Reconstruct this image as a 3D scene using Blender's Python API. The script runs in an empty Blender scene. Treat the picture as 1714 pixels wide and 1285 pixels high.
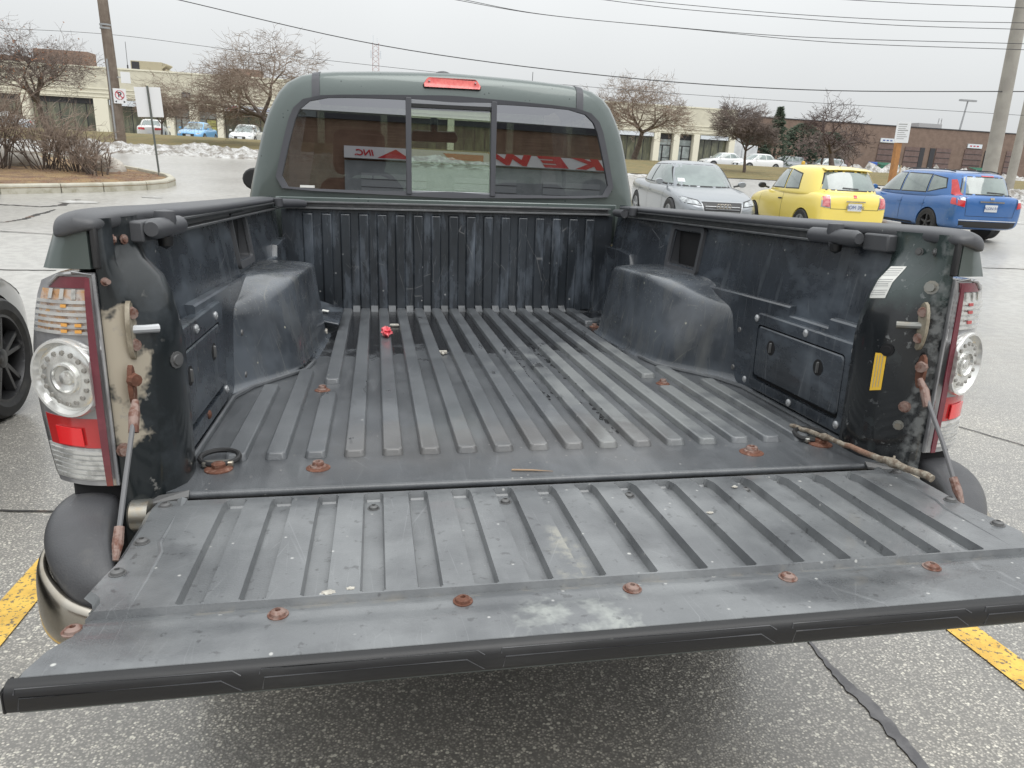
import bpy, bmesh, math, random
from mathutils import Vector, Matrix, noise
from mathutils.bvhtree import BVHTree
R_ = random.Random(7)
sc = bpy.context.scene
col = sc.collection

# ------------------------------------------------------------------ camera
CAM = Vector((-0.347455, -1.380309, 1.360505))
cr, cu, cf = Vector((0.983056, -0.17609, 0.050929)), Vector((0.006308, 0.310167, 0.950661)), Vector((0.183198, 0.934232, -0.306022))
cam = bpy.data.objects.new("camera", bpy.data.cameras.new("camera"))
cam.matrix_world = Matrix(((cr.x, cu.x, -cf.x, CAM.x), (cr.y, cu.y, -cf.y, CAM.y), (cr.z, cu.z, -cf.z, CAM.z), (0, 0, 0, 1)))
cam.data.sensor_width = 36
cam.data.lens = 1220.33 / 1714 * 36
cam.data.clip_start = 0.05
cam.data.clip_end = 1500
cam.data.dof.use_dof = False
col.objects.link(cam)
sc.camera = cam

# ------------------------------------------------------------------ overcast sky and sun
SUN_EL, SUN_AZ = math.radians(62), math.radians(160)
w = bpy.data.worlds.new("World"); sc.world = w; w.use_nodes = True
nt = w.node_tree; nt.nodes.clear()
out = nt.nodes.new("ShaderNodeOutputWorld"); bg = nt.nodes.new("ShaderNodeBackground")
sky = nt.nodes.new("ShaderNodeTexSky"); sky.sky_type = 'NISHITA'; sky.sun_disc = False
sky.sun_elevation = SUN_EL; sky.sun_rotation = SUN_AZ; sky.air_density = 1.0; sky.dust_density = 6; sky.ozone_density = 1
hs = nt.nodes.new("ShaderNodeHueSaturation"); hs.inputs['Saturation'].default_value = 0.12
tc = nt.nodes.new("ShaderNodeTexCoord"); sx = nt.nodes.new("ShaderNodeSeparateXYZ")
mr = nt.nodes.new("ShaderNodeMapRange"); mr.inputs[1].default_value = 0; mr.inputs[2].default_value = 1
mr.inputs[3].default_value = 0.37; mr.inputs[4].default_value = 1.0     # the CIE overcast sky: zenith about three times the horizon
mx = nt.nodes.new("ShaderNodeMix"); mx.data_type = 'RGBA'; mx.blend_type = 'MULTIPLY'; mx.inputs[0].default_value = 1
tint = (18.0, 18.5, 18.7, 1)
mx.inputs[6].default_value = tint
cl = nt.nodes.new("ShaderNodeTexNoise"); cl.inputs['Scale'].default_value = 1.6; cl.inputs['Detail'].default_value = 3
mc = nt.nodes.new("ShaderNodeMapRange"); mc.inputs[1].default_value = 0.3; mc.inputs[2].default_value = 0.7
mc.inputs[3].default_value = 0.93; mc.inputs[4].default_value = 1.06
mul = nt.nodes.new("ShaderNodeMath"); mul.operation = 'MULTIPLY'
m2 = nt.nodes.new("ShaderNodeMix"); m2.data_type = 'RGBA'; m2.inputs[0].default_value = 0.88
L = nt.links.new
L(tc.outputs['Generated'], sx.inputs[0]); L(sx.outputs['Z'], mr.inputs[0])
L(tc.outputs['Generated'], cl.inputs['Vector']); L(cl.outputs['Fac'], mc.inputs[0])
L(mr.outputs[0], mul.inputs[0]); L(mc.outputs[0], mul.inputs[1]); L(mul.outputs[0], mx.inputs[7])
L(sky.outputs[0], hs.inputs['Color']); L(hs.outputs[0], m2.inputs[6]); L(mx.outputs[2], m2.inputs[7])
L(m2.outputs[2], bg.inputs['Color']); bg.inputs['Strength'].default_value = 0.1
L(bg.outputs[0], out.inputs[0])
sun = bpy.data.objects.new("sun", bpy.data.lights.new("sun", 'SUN'))
sun.data.energy = 1.3; sun.data.angle = math.radians(45); sun.data.color = (1, 0.98, 0.95)
sun.rotation_euler = (math.radians(90) - SUN_EL, 0, math.radians(180) - SUN_AZ)
col.objects.link(sun)
sc.view_settings.view_transform = 'Standard'; sc.view_settings.look = 'None'
sc.view_settings.exposure = 0.15; sc.view_settings.gamma = 1
sc.render.engine = 'CYCLES'
sc.cycles.max_bounces = 8; sc.cycles.transparent_max_bounces = 12; sc.cycles.glossy_bounces = 4; sc.cycles.diffuse_bounces = 3
sc.cycles.use_denoising = True; sc.cycles.sample_clamp_indirect = 6

# ------------------------------------------------------------------ helpers
def S(t):
    t = max(0.0, min(1.0, t)); return t * t * (3 - 2 * t)
TA, TB = math.tan(math.radians(3.1)), math.tan(math.radians(0.75))
def terr(x, y):
    near = -TA * max(-10, min(30, y)) + TB * max(-8, min(8, x))
    far = -0.12 + S((y - 13) / 20) * 0.78
    k = S((y - 4.5) / 6.5)
    return (1 - k) * near + k * far

class MB:
    def __init__(s): s.v = []; s.f = []
    def add(s, vs, fs):
        n = len(s.v); s.v += [tuple(p) for p in vs]; s.f += [tuple(i + n for i in f) for f in fs]; return s
    def box(s, x0, x1, y0, y1, z0, z1):
        return s.add([(x0,y0,z0),(x1,y0,z0),(x1,y1,z0),(x0,y1,z0),(x0,y0,z1),(x1,y0,z1),(x1,y1,z1),(x0,y1,z1)],
                     [(0,3,2,1),(4,5,6,7),(0,1,5,4),(1,2,6,5),(2,3,7,6),(3,0,4,7)])
    def loft(s, rings, closed=True, caps=True):
        n = len(rings[0]); vs = [p for r in rings for p in r]; fs = []
        for i in range(len(rings) - 1):
            for j in range(n if closed else n - 1):
                a = i * n + j; b = i * n + (j + 1) % n
                fs.append((a, b, b + n, a + n))
        if caps and closed:
            fs.append(tuple(range(n - 1, -1, -1))); fs.append(tuple((len(rings) - 1) * n + j for j in range(n)))
        return s.add(vs, fs)
    def plate(s, pts, t):
        t = Vector(t); a = [Vector(p) for p in pts]; return s.loft([a, [p + t for p in a]])
    def tube(s, pts, r, n=8, caps=True):
        pts = [Vector(p) for p in pts]; rr = r if isinstance(r, (list, tuple)) else [r] * len(pts)
        rings = []; up = None
        for i, p in enumerate(pts):
            d = (pts[min(i + 1, len(pts) - 1)] - pts[max(i - 1, 0)]).normalized()
            if up is None: up = Vector((0, 0, 1)) if abs(d.z) < .9 else Vector((1, 0, 0))
            a = d.cross(up).normalized(); b = d.cross(a).normalized()
            rings.append([p + (a * math.cos(2 * math.pi * k / n) + b * math.sin(2 * math.pi * k / n)) * rr[i] for k in range(n)])
        return s.loft(rings, True, caps)
    def lathe(s, c, ax, prof, n=20, caps=True):
        """prof: list of (radius, distance along ax)"""
        c = Vector(c); ax = Vector(ax).normalized(); up = Vector((0, 0, 1)) if abs(ax.z) < .9 else Vector((1, 0, 0))
        a = ax.cross(up).normalized(); b = ax.cross(a).normalized()
        rings = [[c + ax * h + (a * math.cos(2 * math.pi * k / n) + b * math.sin(2 * math.pi * k / n)) * max(r, 1e-5) for k in range(n)] for r, h in prof]
        return s.loft(rings, True, caps)
    def grid(s, xs, ys, fn):
        vs = [fn(x, y) for y in ys for x in xs]; n = len(xs)
        fs = [(j * n + i, j * n + i + 1, (j + 1) * n + i + 1, (j + 1) * n + i) for j in range(len(ys) - 1) for i in range(n - 1)]
        return s.add(vs, fs)
    def build(s, name, mat, parent=None, smooth=None, bevel=0, seg=2, sub=0, loc=None, mirror=False):
        v, f = s.v, s.f
        if mirror:
            v = [(-p[0], p[1], p[2]) for p in v]; f = [tuple(reversed(q)) for q in f]
        me = bpy.data.meshes.new(name); me.from_pydata(v, [], f)
        me.materials.append(mat)
        o = bpy.data.objects.new(name, me); col.objects.link(o)
        if parent is not None: o.parent = parent
        if loc is not None: o.location = loc
        if bevel:
            m = o.modifiers.new("bevel", 'BEVEL'); m.width = bevel; m.segments = seg; m.limit_method = 'ANGLE'; m.angle_limit = math.radians(30)
        if sub:
            m = o.modifiers.new("sub", 'SUBSURF'); m.levels = m.render_levels = sub
        if smooth is None: smooth = 35 if (sub == 0) else 180
        if smooth:
            me.polygons.foreach_set("use_smooth", [True] * len(me.polygons))
            if smooth < 180: me.set_sharp_from_angle(angle=math.radians(smooth))
        me.update()
        return o
def fixn(o):
    bm = bmesh.new(); bm.from_mesh(o.data); bmesh.ops.recalc_face_normals(bm, faces=bm.faces); bm.to_mesh(o.data); bm.free(); return o
def bake(o):
    dg = bpy.context.evaluated_depsgraph_get(); me = bpy.data.meshes.new_from_object(o.evaluated_get(dg), depsgraph=dg)
    o.modifiers.clear(); o.data = me; return o
def tag(o, label, cat, group=None, kind=None):
    if label: o['label'] = label
    if cat: o['category'] = cat
    if group: o['group'] = group
    if kind: o['kind'] = kind
    return o
def empty(name, loc, rot=(0, 0, 0)):
    e = bpy.data.objects.new(name, None); e.empty_display_size = .3; e.location = loc; e.rotation_euler = rot; col.objects.link(e); return e
def copy_tree(o, parent=None):
    c = o.copy(); col.objects.link(c); c.parent = parent
    for ch in list(o.children): copy_tree(ch, c)
    return c
def dup(o, loc, parent=None, rot=None):
    c = o.copy(); col.objects.link(c); c.parent = parent if parent is not None else o.parent; c.location = loc
    if rot is not None: c.rotation_euler = rot
    for ch in list(o.children):
        d = ch.copy(); col.objects.link(d); d.parent = c
    return c
def text(body, size, mat, name, parent=None, shear=0, sx=1, ext=0.01, bold=0, align='CENTER'):
    cu = bpy.data.curves.new(name, 'FONT'); cu.body = body; cu.size = size; cu.extrude = ext; cu.shear = shear; cu.offset = bold; cu.align_x = align; cu.align_y = 'CENTER'
    t = bpy.data.objects.new(name, cu); col.objects.link(t)
    dg = bpy.context.evaluated_depsgraph_get(); me = bpy.data.meshes.new_from_object(t.evaluated_get(dg))
    bpy.data.objects.remove(t); bpy.data.curves.remove(cu)
    for v in me.vertices: v.co.x *= sx
    me.materials.clear(); me.materials.append(mat)
    o = bpy.data.objects.new(name, me); col.objects.link(o)
    if parent is not None: o.parent = parent
    return o

# ------------------------------------------------------------------ materials
def mat(name, base, rough=.5, metal=0, coat=0, var=None, bump=None, layers=(), spec=.5, stretch=None, alpha=None):
    """var=(colour, scale, lo, hi); bump=(scale, strength, detail); layers=list of dict(kind, ...)"""
    m = bpy.data.materials.new(name); m.use_nodes = True; t = m.node_tree; n = t.nodes; l = t.links.new
    b = n['Principled BSDF']; b.inputs['Metallic'].default_value = metal; b.inputs['Coat Weight'].default_value = coat
    b.inputs['Specular IOR Level'].default_value = spec; b.inputs['Coat Roughness'].default_value = .08
    tcn = n.new('ShaderNodeTexCoord'); co = tcn.outputs['Object']
    def rgb(c):
        x = n.new('ShaderNodeRGB'); x.outputs[0].default_value = (*c, 1); return x.outputs[0]
    def val(v):
        x = n.new('ShaderNodeValue'); x.outputs[0].default_value = v; return x.outputs[0]
    def mapr(src, lo, hi, a=0, bb=1):
        x = n.new('ShaderNodeMapRange'); x.inputs[1].default_value = lo; x.inputs[2].default_value = hi; x.inputs[3].default_value = a; x.inputs[4].default_value = bb; l(src, x.inputs[0]); return x.outputs[0]
    def mth(op, a, bb):
        x = n.new('ShaderNodeMath'); x.operation = op; x.use_clamp = True
        for i, q in enumerate((a, bb)):
            if isinstance(q, (int, float)): x.inputs[i].default_value = q
            else: l(q, x.inputs[i])
        return x.outputs[0]
    def vec(scale3, rot=(0, 0, 0), loc=(0, 0, 0)):
        x = n.new('ShaderNodeMapping'); x.inputs['Scale'].default_value = scale3; x.inputs['Rotation'].default_value = rot; x.inputs['Location'].default_value = loc; l(co, x.inputs['Vector']); return x.outputs[0]
    def noi(scale, det=4, v=None, rough_=.6, dist=0):
        x = n.new('ShaderNodeTexNoise'); x.inputs['Scale'].default_value = scale; x.inputs['Detail'].default_value = det; x.inputs['Roughness'].default_value = rough_; x.inputs['Distortion'].default_value = dist
        l(v if v is not None else co, x.inputs['Vector']); return x.outputs['Fac']
    c = rgb(base); r = val(rough)
    def mixc(f, a, bb):
        x = n.new('ShaderNodeMix'); x.data_type = 'RGBA'; l(f, x.inputs[0]); l(a, x.inputs[6]); l(bb, x.inputs[7]); return x.outputs[2]
    def mixv(f, a, bb):
        x = n.new('ShaderNodeMix'); x.data_type = 'FLOAT'; l(f, x.inputs[0]); l(a, x.inputs[2]); l(bb, x.inputs[3]); return x.outputs[0]
    if var: c = mixc(mapr(noi(var[1]), var[2], var[3]), c, rgb(var[0]))
    for q in layers:
        k = q['k']; fac = q.get('fac', 1)
        if k == 'noise':
            msk = mapr(noi(q['s'], q.get('det', 5), vec(q.get('st', (1, 1, 1)), q.get('rot', (0, 0, 0)), q.get('loc', (0, 0, 0))), dist=q.get('dist', 0)), q['lo'], q['hi'])
        elif k == 'speck':
            x = n.new('ShaderNodeTexVoronoi'); x.inputs['Scale'].default_value = q['s']; x.inputs['Randomness'].default_value = 1
            l(vec(q.get('st', (1, 1, 1)), q.get('rot', (0, 0, 0))), x.inputs['Vector'])
            d = mapr(x.outputs['Distance'], q['r'] * .6, q['r'], 1, 0)
            sp = n.new('ShaderNodeSeparateColor'); l(x.outputs['Color'], sp.inputs[0])
            msk = mth('MULTIPLY', d, mth('GREATER_THAN', sp.outputs[0], 1 - q['p']))
        elif k == 'scratch':
            tot = None
            for i, ang in enumerate(q['angs']):
                x = n.new('ShaderNodeTexVoronoi'); x.feature = 'DISTANCE_TO_EDGE'; x.inputs['Scale'].default_value = q['s'] * (1 + .3 * i)
                l(vec(q.get('st', (1, .12, 1)), (q.get('ax', 0), 0, math.radians(ang)), (i * 3.1, i * 1.7, 0)), x.inputs['Vector'])
                d = mapr(x.outputs['Distance'], 0, q['w'], 1, 0)
                g = mapr(noi(q.get('gs', 9), 2, vec((1, 1, 1), loc=(i * 5, 2, i))), .52, .66)
                d = mth('MULTIPLY', d, g); tot = d if tot is None else mth('MAXIMUM', tot, d)
            msk = tot
        elif k == 'box':   # soft region in object space, with a ragged edge
            sp = n.new('ShaderNodeSeparateXYZ'); l(co, sp.inputs[0]); msk = None
            ns = mapr(noi(q.get('ns', 14), 4), .2, .8, -q.get('j', .03), q.get('j', .03))
            for i, rng in enumerate(q['rng']):
                if rng is None: continue
                e = q.get('e', .02); add = n.new('ShaderNodeMath'); add.operation = 'ADD'; l(sp.outputs[i], add.inputs[0]); l(ns, add.inputs[1])
                a1 = mapr(add.outputs[0], rng[0] - e, rng[0] + e); a2 = mapr(add.outputs[0], rng[1] - e, rng[1] + e, 1, 0)
                a1 = mth('MULTIPLY', a1, a2); msk = a1 if msk is None else mth('MULTIPLY', msk, a1)
        if 'gate' in q:
            g = q['gate']; msk = mth('MULTIPLY', msk, mapr(noi(g[0], 3, vec((1, 1, 1), loc=(4, 4, 4))), g[1], g[2]))
        if 'mask' in q:
            sp = n.new('ShaderNodeSeparateXYZ'); l(co, sp.inputs[0])
            for (axn, lo, hi, aa, bb2) in q['mask']: msk = mth('MULTIPLY', msk, mapr(sp.outputs[axn], lo, hi, aa, bb2))
        msk = mth('MULTIPLY', msk, fac)
        if 'c' in q: c = mixc(msk, c, rgb(q['c']))
        if 'r' in q: r = mixv(msk, r, val(q['r']))
    l(c, b.inputs['Base Color']); l(r, b.inputs['Roughness'])
    if bump:
        bb = n.new('ShaderNodeBump'); bb.inputs['Strength'].default_value = bump[1]; bb.inputs['Distance'].default_value = bump[2] if len(bump) > 2 else .002
        l(noi(bump[0], 3), bb.inputs['Height']); l(bb.outputs[0], b.inputs['Normal'])
    return m

DUST = (.17, .178, .187)
liner = mat('liner', (.052, .056, .061), .30, coat=.25, var=((.085, .091, .098), 3.0, .35, .7), bump=(320, .4, .0012), layers=[
    dict(k='noise', s=7, lo=.45, hi=.80, c=(.14, .148, .158), fac=.6, r=.42, det=9),
    dict(k='noise', s=5, st=(4, .5, 1), lo=.52, hi=.75, c=DUST, fac=.35, r=.62),
    dict(k='scratch', s=9, w=.006, angs=(8, 35, -22, 80), c=(.30, .31, .32), fac=.18, gs=7),
    dict(k='speck', s=26, r=.08, p=.06, c=(.5, .5, .48), fac=.8),
    dict(k='speck', s=60, r=.16, p=.12, c=(.34, .33, .31), fac=.6),
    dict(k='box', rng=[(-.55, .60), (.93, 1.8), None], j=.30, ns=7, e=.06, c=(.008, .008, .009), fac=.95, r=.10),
    dict(k='box', rng=[(-.42, .30), (-.10, .12), None], j=.12, ns=9, e=.05, c=(.13, .115, .10), fac=.15, r=.6)])
ribm = mat('rib_plastic', (.075, .081, .088), .30, coat=.3, var=((.13, .138, .147), 3.0, .35, .7), bump=(320, .4, .0012), layers=[
    dict(k='noise', s=7, lo=.45, hi=.85, c=(.18, .19, .20), fac=.6, r=.42, det=9),
    dict(k='scratch', s=11, w=.006, angs=(4, 28, -30, 75), c=(.30, .31, .32), fac=.2, gs=7),
    dict(k='speck', s=30, r=.11, p=.09, c=(.5, .5, .48), fac=.8),
    dict(k='box', rng=[(-.42, .30), (-.10, .12), None], j=.12, ns=9, e=.06, c=(.17, .145, .12), fac=.25, r=.6),
    dict(k='box', rng=[(.16, .62), (.05, .95), None], j=.25, ns=9, e=.10, c=(.24, .25, .245), fac=.6, r=.5),
    dict(k='noise', s=14, st=(2.5, .6, 1), lo=.60, hi=.615, c=(.025, .026, .028), fac=.75, r=.2, det=8, gate=(3.3, .56, .62)),
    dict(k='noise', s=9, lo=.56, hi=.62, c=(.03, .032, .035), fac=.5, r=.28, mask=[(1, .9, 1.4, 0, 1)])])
wallp = mat('side_plastic', (.020, .024, .030), .27, coat=.3, var=((.045, .054, .067), 3.2, .38, .62), bump=(500, .15, .001), layers=[
    dict(k='noise', s=6, st=(1, .7, 1.6), lo=.50, hi=.70, c=(.125, .148, .175), fac=.8, r=.38, det=10),
    dict(k='noise', s=16, st=(1, 1, .12), lo=.55, hi=.8, c=(.17, .19, .21), fac=.5, r=.55),
    dict(k='scratch', s=7, w=.006, st=(1, 1, .16), angs=(0, 20, 50), ax=.3, c=(.30, .31, .32), fac=.4, gs=6),
    dict(k='noise', s=75, lo=.66, hi=.72, c=(.22, .20, .16), fac=.45, r=.7, gate=(5, .45, .6)),
    dict(k='speck', s=34, r=.12, p=.10, c=(.5, .5, .48), fac=.7)])
wellp = mat('wheel_well_plastic', (.030, .035, .042), .24, coat=.35, var=((.095, .108, .125), 3.6, .38, .62), bump=(500, .15, .001), layers=[
    dict(k='noise', s=18, st=(1, 1, .15), lo=.5, hi=.8, c=(.13, .13, .12), fac=.55, r=.55),
    dict(k='noise', s=120, lo=.60, hi=.66, c=(.20, .19, .16), fac=.5, r=.6, mask=[(2, .16, .24, 0, 1)]),
    dict(k='scratch', s=8, w=.006, st=(1, 1, .2), angs=(0, 30, 60), ax=.3, c=(.36, .35, .30), fac=.5, gs=6),
    dict(k='speck', s=34, r=.14, p=.14, c=(.45, .44, .36), fac=.7)])
frontp = mat('front_plastic', (.020, .024, .029), .26, coat=.3, var=((.038, .045, .054), 3.0, .38, .62), bump=(500, .12, .001), layers=[
    dict(k='noise', s=6, st=(3, 1, .7), lo=.5, hi=.75, c=(.14, .165, .20), fac=.7, r=.36),
    dict(k='scratch', s=9, w=.007, st=(1, 1, .3), angs=(0, 40), ax=.3, c=(.35, .35, .35), fac=.4, gs=7),
    dict(k='speck', s=30, r=.14, p=.16, c=(.5, .5, .5), fac=.7, mask=[(2, 0.05, .30, 1, .1)])])
tgm = mat('tailgate_plastic', (.105, .111, .117), .30, coat=.25, var=((.17, .178, .183), 3.2, .35, .7), bump=(320, .4, .0012), layers=[
    dict(k='noise', s=7, lo=.42, hi=.8, c=(.27, .28, .285), fac=.6, r=.42, det=9),
    dict(k='noise', s=4, lo=.53, hi=.63, c=(.065, .069, .074), fac=.6, r=.25, det=8),
    dict(k='scratch', s=10, w=.007, st=(1, .14, 1), angs=(5, 40, -35, 85), c=(.36, .37, .38), fac=.25, gs=6),
    dict(k='speck', s=22, r=.09, p=.10, c=(.55, .55, .52), fac=.8),
    dict(k='speck', s=55, r=.16, p=.12, c=(.5, .5, .48), fac=.7),
    dict(k='box', rng=[(-.16, -.01), (-.70, -.635), None], j=.05, ns=30, e=.01, c=(.42, .44, .41), fac=.55, r=.8, gate=(26, .44, .66)),
    dict(k='box', rng=[(-.075, -.04), (-.58, -.42), None], j=.02, ns=30, e=.01, c=(.34, .33, .28), fac=.6, r=.8, gate=(40, .45, .6)),
    dict(k='box', rng=[(-.6, .6), (-.600, -.585), None], j=.006, ns=40, e=.004, c=(.30, .26, .20), fac=.3, gate=(30, .52, .62)),
    dict(k='noise', s=60, lo=.62, hi=.68, c=(.03, .03, .032), fac=.5, r=.3)])
capm = mat('cap_plastic', (.065, .067, .075), .42, var=((.07, .072, .076), 4, .35, .7), bump=(900, .25, .0008), layers=[dict(k='speck', s=60, r=.15, p=.06, c=(.3, .3, .3), fac=.5)])
blackp = mat('black_plastic', (.012, .012, .013), .45, bump=(900, .2, .0006), layers=[dict(k='noise', s=20, st=(.3, 1, 1), lo=.55, hi=.8, c=(.05, .05, .05), fac=.5)])
bumpm = mat('bumper_plastic', (.045, .046, .05), .36, var=((.075, .076, .081), 6, .35, .7), bump=(300, .5, .001), layers=[dict(k='noise', s=14, lo=.55, hi=.75, c=(.14, .135, .12), fac=.45, r=.65, det=9), dict(k='speck', s=70, r=.14, p=.12, c=(.3, .3, .28), fac=.6), dict(k='scratch', s=12, w=.006, angs=(30, 70), c=(.25, .25, .25), fac=.25, gs=8)])
green = mat('green_paint', (.095, .118, .112), .30, metal=.35, coat=.7, layers=[dict(k='speck', s=50, r=.22, p=.10, c=(.02, .03, .028), fac=.6), dict(k='noise', s=5, lo=.5, hi=.8, c=(.14, .165, .158), fac=.4)])
jambm = mat('jamb_paint', (.012, .014, .016), .26, metal=.1, coat=.5, layers=[
    dict(k='box', rng=[None, None, (.335, .6)], j=.03, ns=20, e=.02, c=(.035, .052, .050), fac=1),
    dict(k='box', rng=[None, (-.232, -.208), None], j=.012, ns=30, e=.004, c=(.20, .21, .21), fac=.6, r=.7, gate=(40, .45, .6)),
    dict(k='noise', s=12, lo=.55, hi=.7, c=(.06, .075, .078), fac=.6, r=.5),
    dict(k='noise', s=60, lo=.62, hi=.66, c=(.28, .29, .29), fac=.6, r=.8, gate=(9, .5, .6))])
jamb_l = mat('worn_jamb_paint', (.014, .018, .02), .3, metal=.2, coat=.5, layers=[
    dict(k='noise', s=12, lo=.5, hi=.7, c=(.055, .065, .075), fac=.6, r=.5),
    dict(k='box', rng=[None, (-.245, -.198), (.105, .310)], j=.050, ns=13, e=.006, c=(.42, .37, .29), fac=1, r=.6),
    dict(k='noise', s=40, lo=.62, hi=.66, c=(.30, .29, .27), fac=.5, r=.8, gate=(9, .5, .6))])
rust = mat('rust', (.15, .060, .036), .8, var=((.09, .035, .02), 60, .35, .65), bump=(400, .6, .001), layers=[dict(k='noise', s=130, lo=.55, hi=.7, c=(.27, .17, .13), fac=.7)])
rusts = mat('rusty_steel', (.25, .175, .15), .6, metal=.2, var=((.14, .06, .04), 70, .45, .6), bump=(400, .5, .001))
zinc = mat('zinc', (.30, .30, .28), .35, metal=.8, var=((.32, .27, .2), 30, .45, .7))
screwm = mat('screw_steel', (.55, .56, .57), .4, metal=.7)
greyscrew = mat('grey_fixing', (.13, .13, .13), .5, metal=.4)
cable = mat('cable_sleeve', (.13, .13, .135), .5)
chrome = mat('chrome', (.42, .39, .34), .2, metal=1, var=((.30, .26, .20), 12, .4, .7))
rubber = mat('rubber', (.018, .018, .019), .6, bump=(80, .3, .002))
tyre = mat('tyre', (.02, .02, .021), .7, bump=(60, .3, .003), layers=[dict(k='noise', s=8, lo=.5, hi=.7, c=(.06, .057, .052), fac=.5)])
framem = mat('window_frame', (.075, .077, .087), .45)
redl = mat('red_lens', (.34, .018, .02), .12, coat=1, var=((.48, .03, .03), 5, .4, .6))
redd = mat('dark_red_lens', (.13, .015, .028), .14, coat=1, layers=[dict(k='noise', s=30, lo=.5, hi=.8, c=(.24, .04, .06), fac=.6)])
redb = mat('bright_red_reflector', (.78, .015, .02), .25, coat=1)
clear_l = mat('clear_lens', (.55, .55, .53), .1, coat=1, var=((.3, .3, .3), 26, .35, .65))
chromel = mat('lamp_chrome', (.80, .80, .77), .22, metal=.75, coat=1, var=((.55, .55, .53), 18, .4, .6))
silver_l = mat('silver_reflector', (.66, .66, .64), .18, metal=.5, coat=1, layers=[dict(k='noise', s=60, lo=.5, hi=.62, c=(.30, .30, .29), fac=.6)])
white_l = mat('white_lens_rim', (.70, .70, .68), .15, coat=1, metal=.45)
amber = mat('amber_lens', (.50, .27, .12), .12, coat=1, var=((.55, .5, .47), 38, .40, .60), layers=[dict(k='noise', s=55, lo=.52, hi=.62, c=(.16, .09, .07), fac=.8), dict(k='noise', s=70, lo=.60, hi=.66, c=(.75, .38, .08), fac=.8)])
amberb = mat('amber_bulb', (.75, .36, .07), .1, coat=1)
led = mat('led', (.24, .23, .21), .15, coat=1)
shell = mat('lamp_shell', (.36, .36, .365), .12, coat=1, metal=.3, var=((.24, .24, .25), 14, .4, .6))
sticker_w = mat('label_paper', (.72, .72, .68), .5)
sticker_y = mat('yellow_label', (.80, .50, .05), .5)
inkm = mat('ink', (.34, .34, .34), .6)
redplastic = mat('red_wrapper', (.72, .06, .09), .3, coat=.5, var=((.85, .25, .25), 60, .4, .7))
wood = mat('wood_splinter', (.33, .23, .15), .8)
twigm = mat('twig_bark', (.15, .115, .085), .85, var=((.30, .27, .22), 90, .4, .6), bump=(300, .8, .002), layers=[dict(k='box', rng=[None, (-.20, -.15), None], j=.02, e=.01, c=(.22, .10, .06), fac=.7)])
debm = mat('pale_debris', (.5, .48, .42), .7, var=((.3, .28, .25), 80, .4, .6))
interior = mat('interior', (.035, .03, .028), .8)
headliner = mat('headliner', (.10, .095, .09), .9)
seatm = mat('seat_fabric', (.07, .055, .045), .9, bump=(400, .3, .001))
dark = mat('dark_void', (.006, .006, .007), .8)

def glassmat(name, refl, tintc, rough=0.0, tintedge=1):
    m = bpy.data.materials.new(name); m.use_nodes = True; t = m.node_tree; t.nodes.clear(); n = t.nodes; l = t.links.new
    o = n.new('ShaderNodeOutputMaterial'); g = n.new('ShaderNodeBsdfGlossy'); g.inputs['Roughness'].default_value = rough
    g.inputs['Color'].default_value = (.92, .93, 1, 1)
    tr = n.new('ShaderNodeBsdfTransparent'); tr.inputs['Color'].default_value = (*tintc, 1); mxs = n.new('ShaderNodeMixShader')
    lw = n.new('ShaderNodeLayerWeight'); lw.inputs['Blend'].default_value = .5
    fr = n.new('ShaderNodeMath'); fr.operation = 'POWER'; fr.inputs[1].default_value = 4; l(lw.outputs['Facing'], fr.inputs[0])
    a = n.new('ShaderNodeMath'); a.operation = 'ADD'; a.use_clamp = True; a.inputs[1].default_value = refl; l(fr.outputs[0], a.inputs[0])
    l(a.outputs[0], mxs.inputs[0]); l(tr.outputs[0], mxs.inputs[1]); l(g.outputs[0], mxs.inputs[2]); l(mxs.outputs[0], o.inputs[0]); return m
tinted = glassmat('tinted_glass', .33, (.07, .078, .074))
clearg = glassmat('slider_glass', .22, (.46, .50, .46))
windscreen = glassmat('windscreen_glass', .03, (.86, .93, .88))

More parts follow.
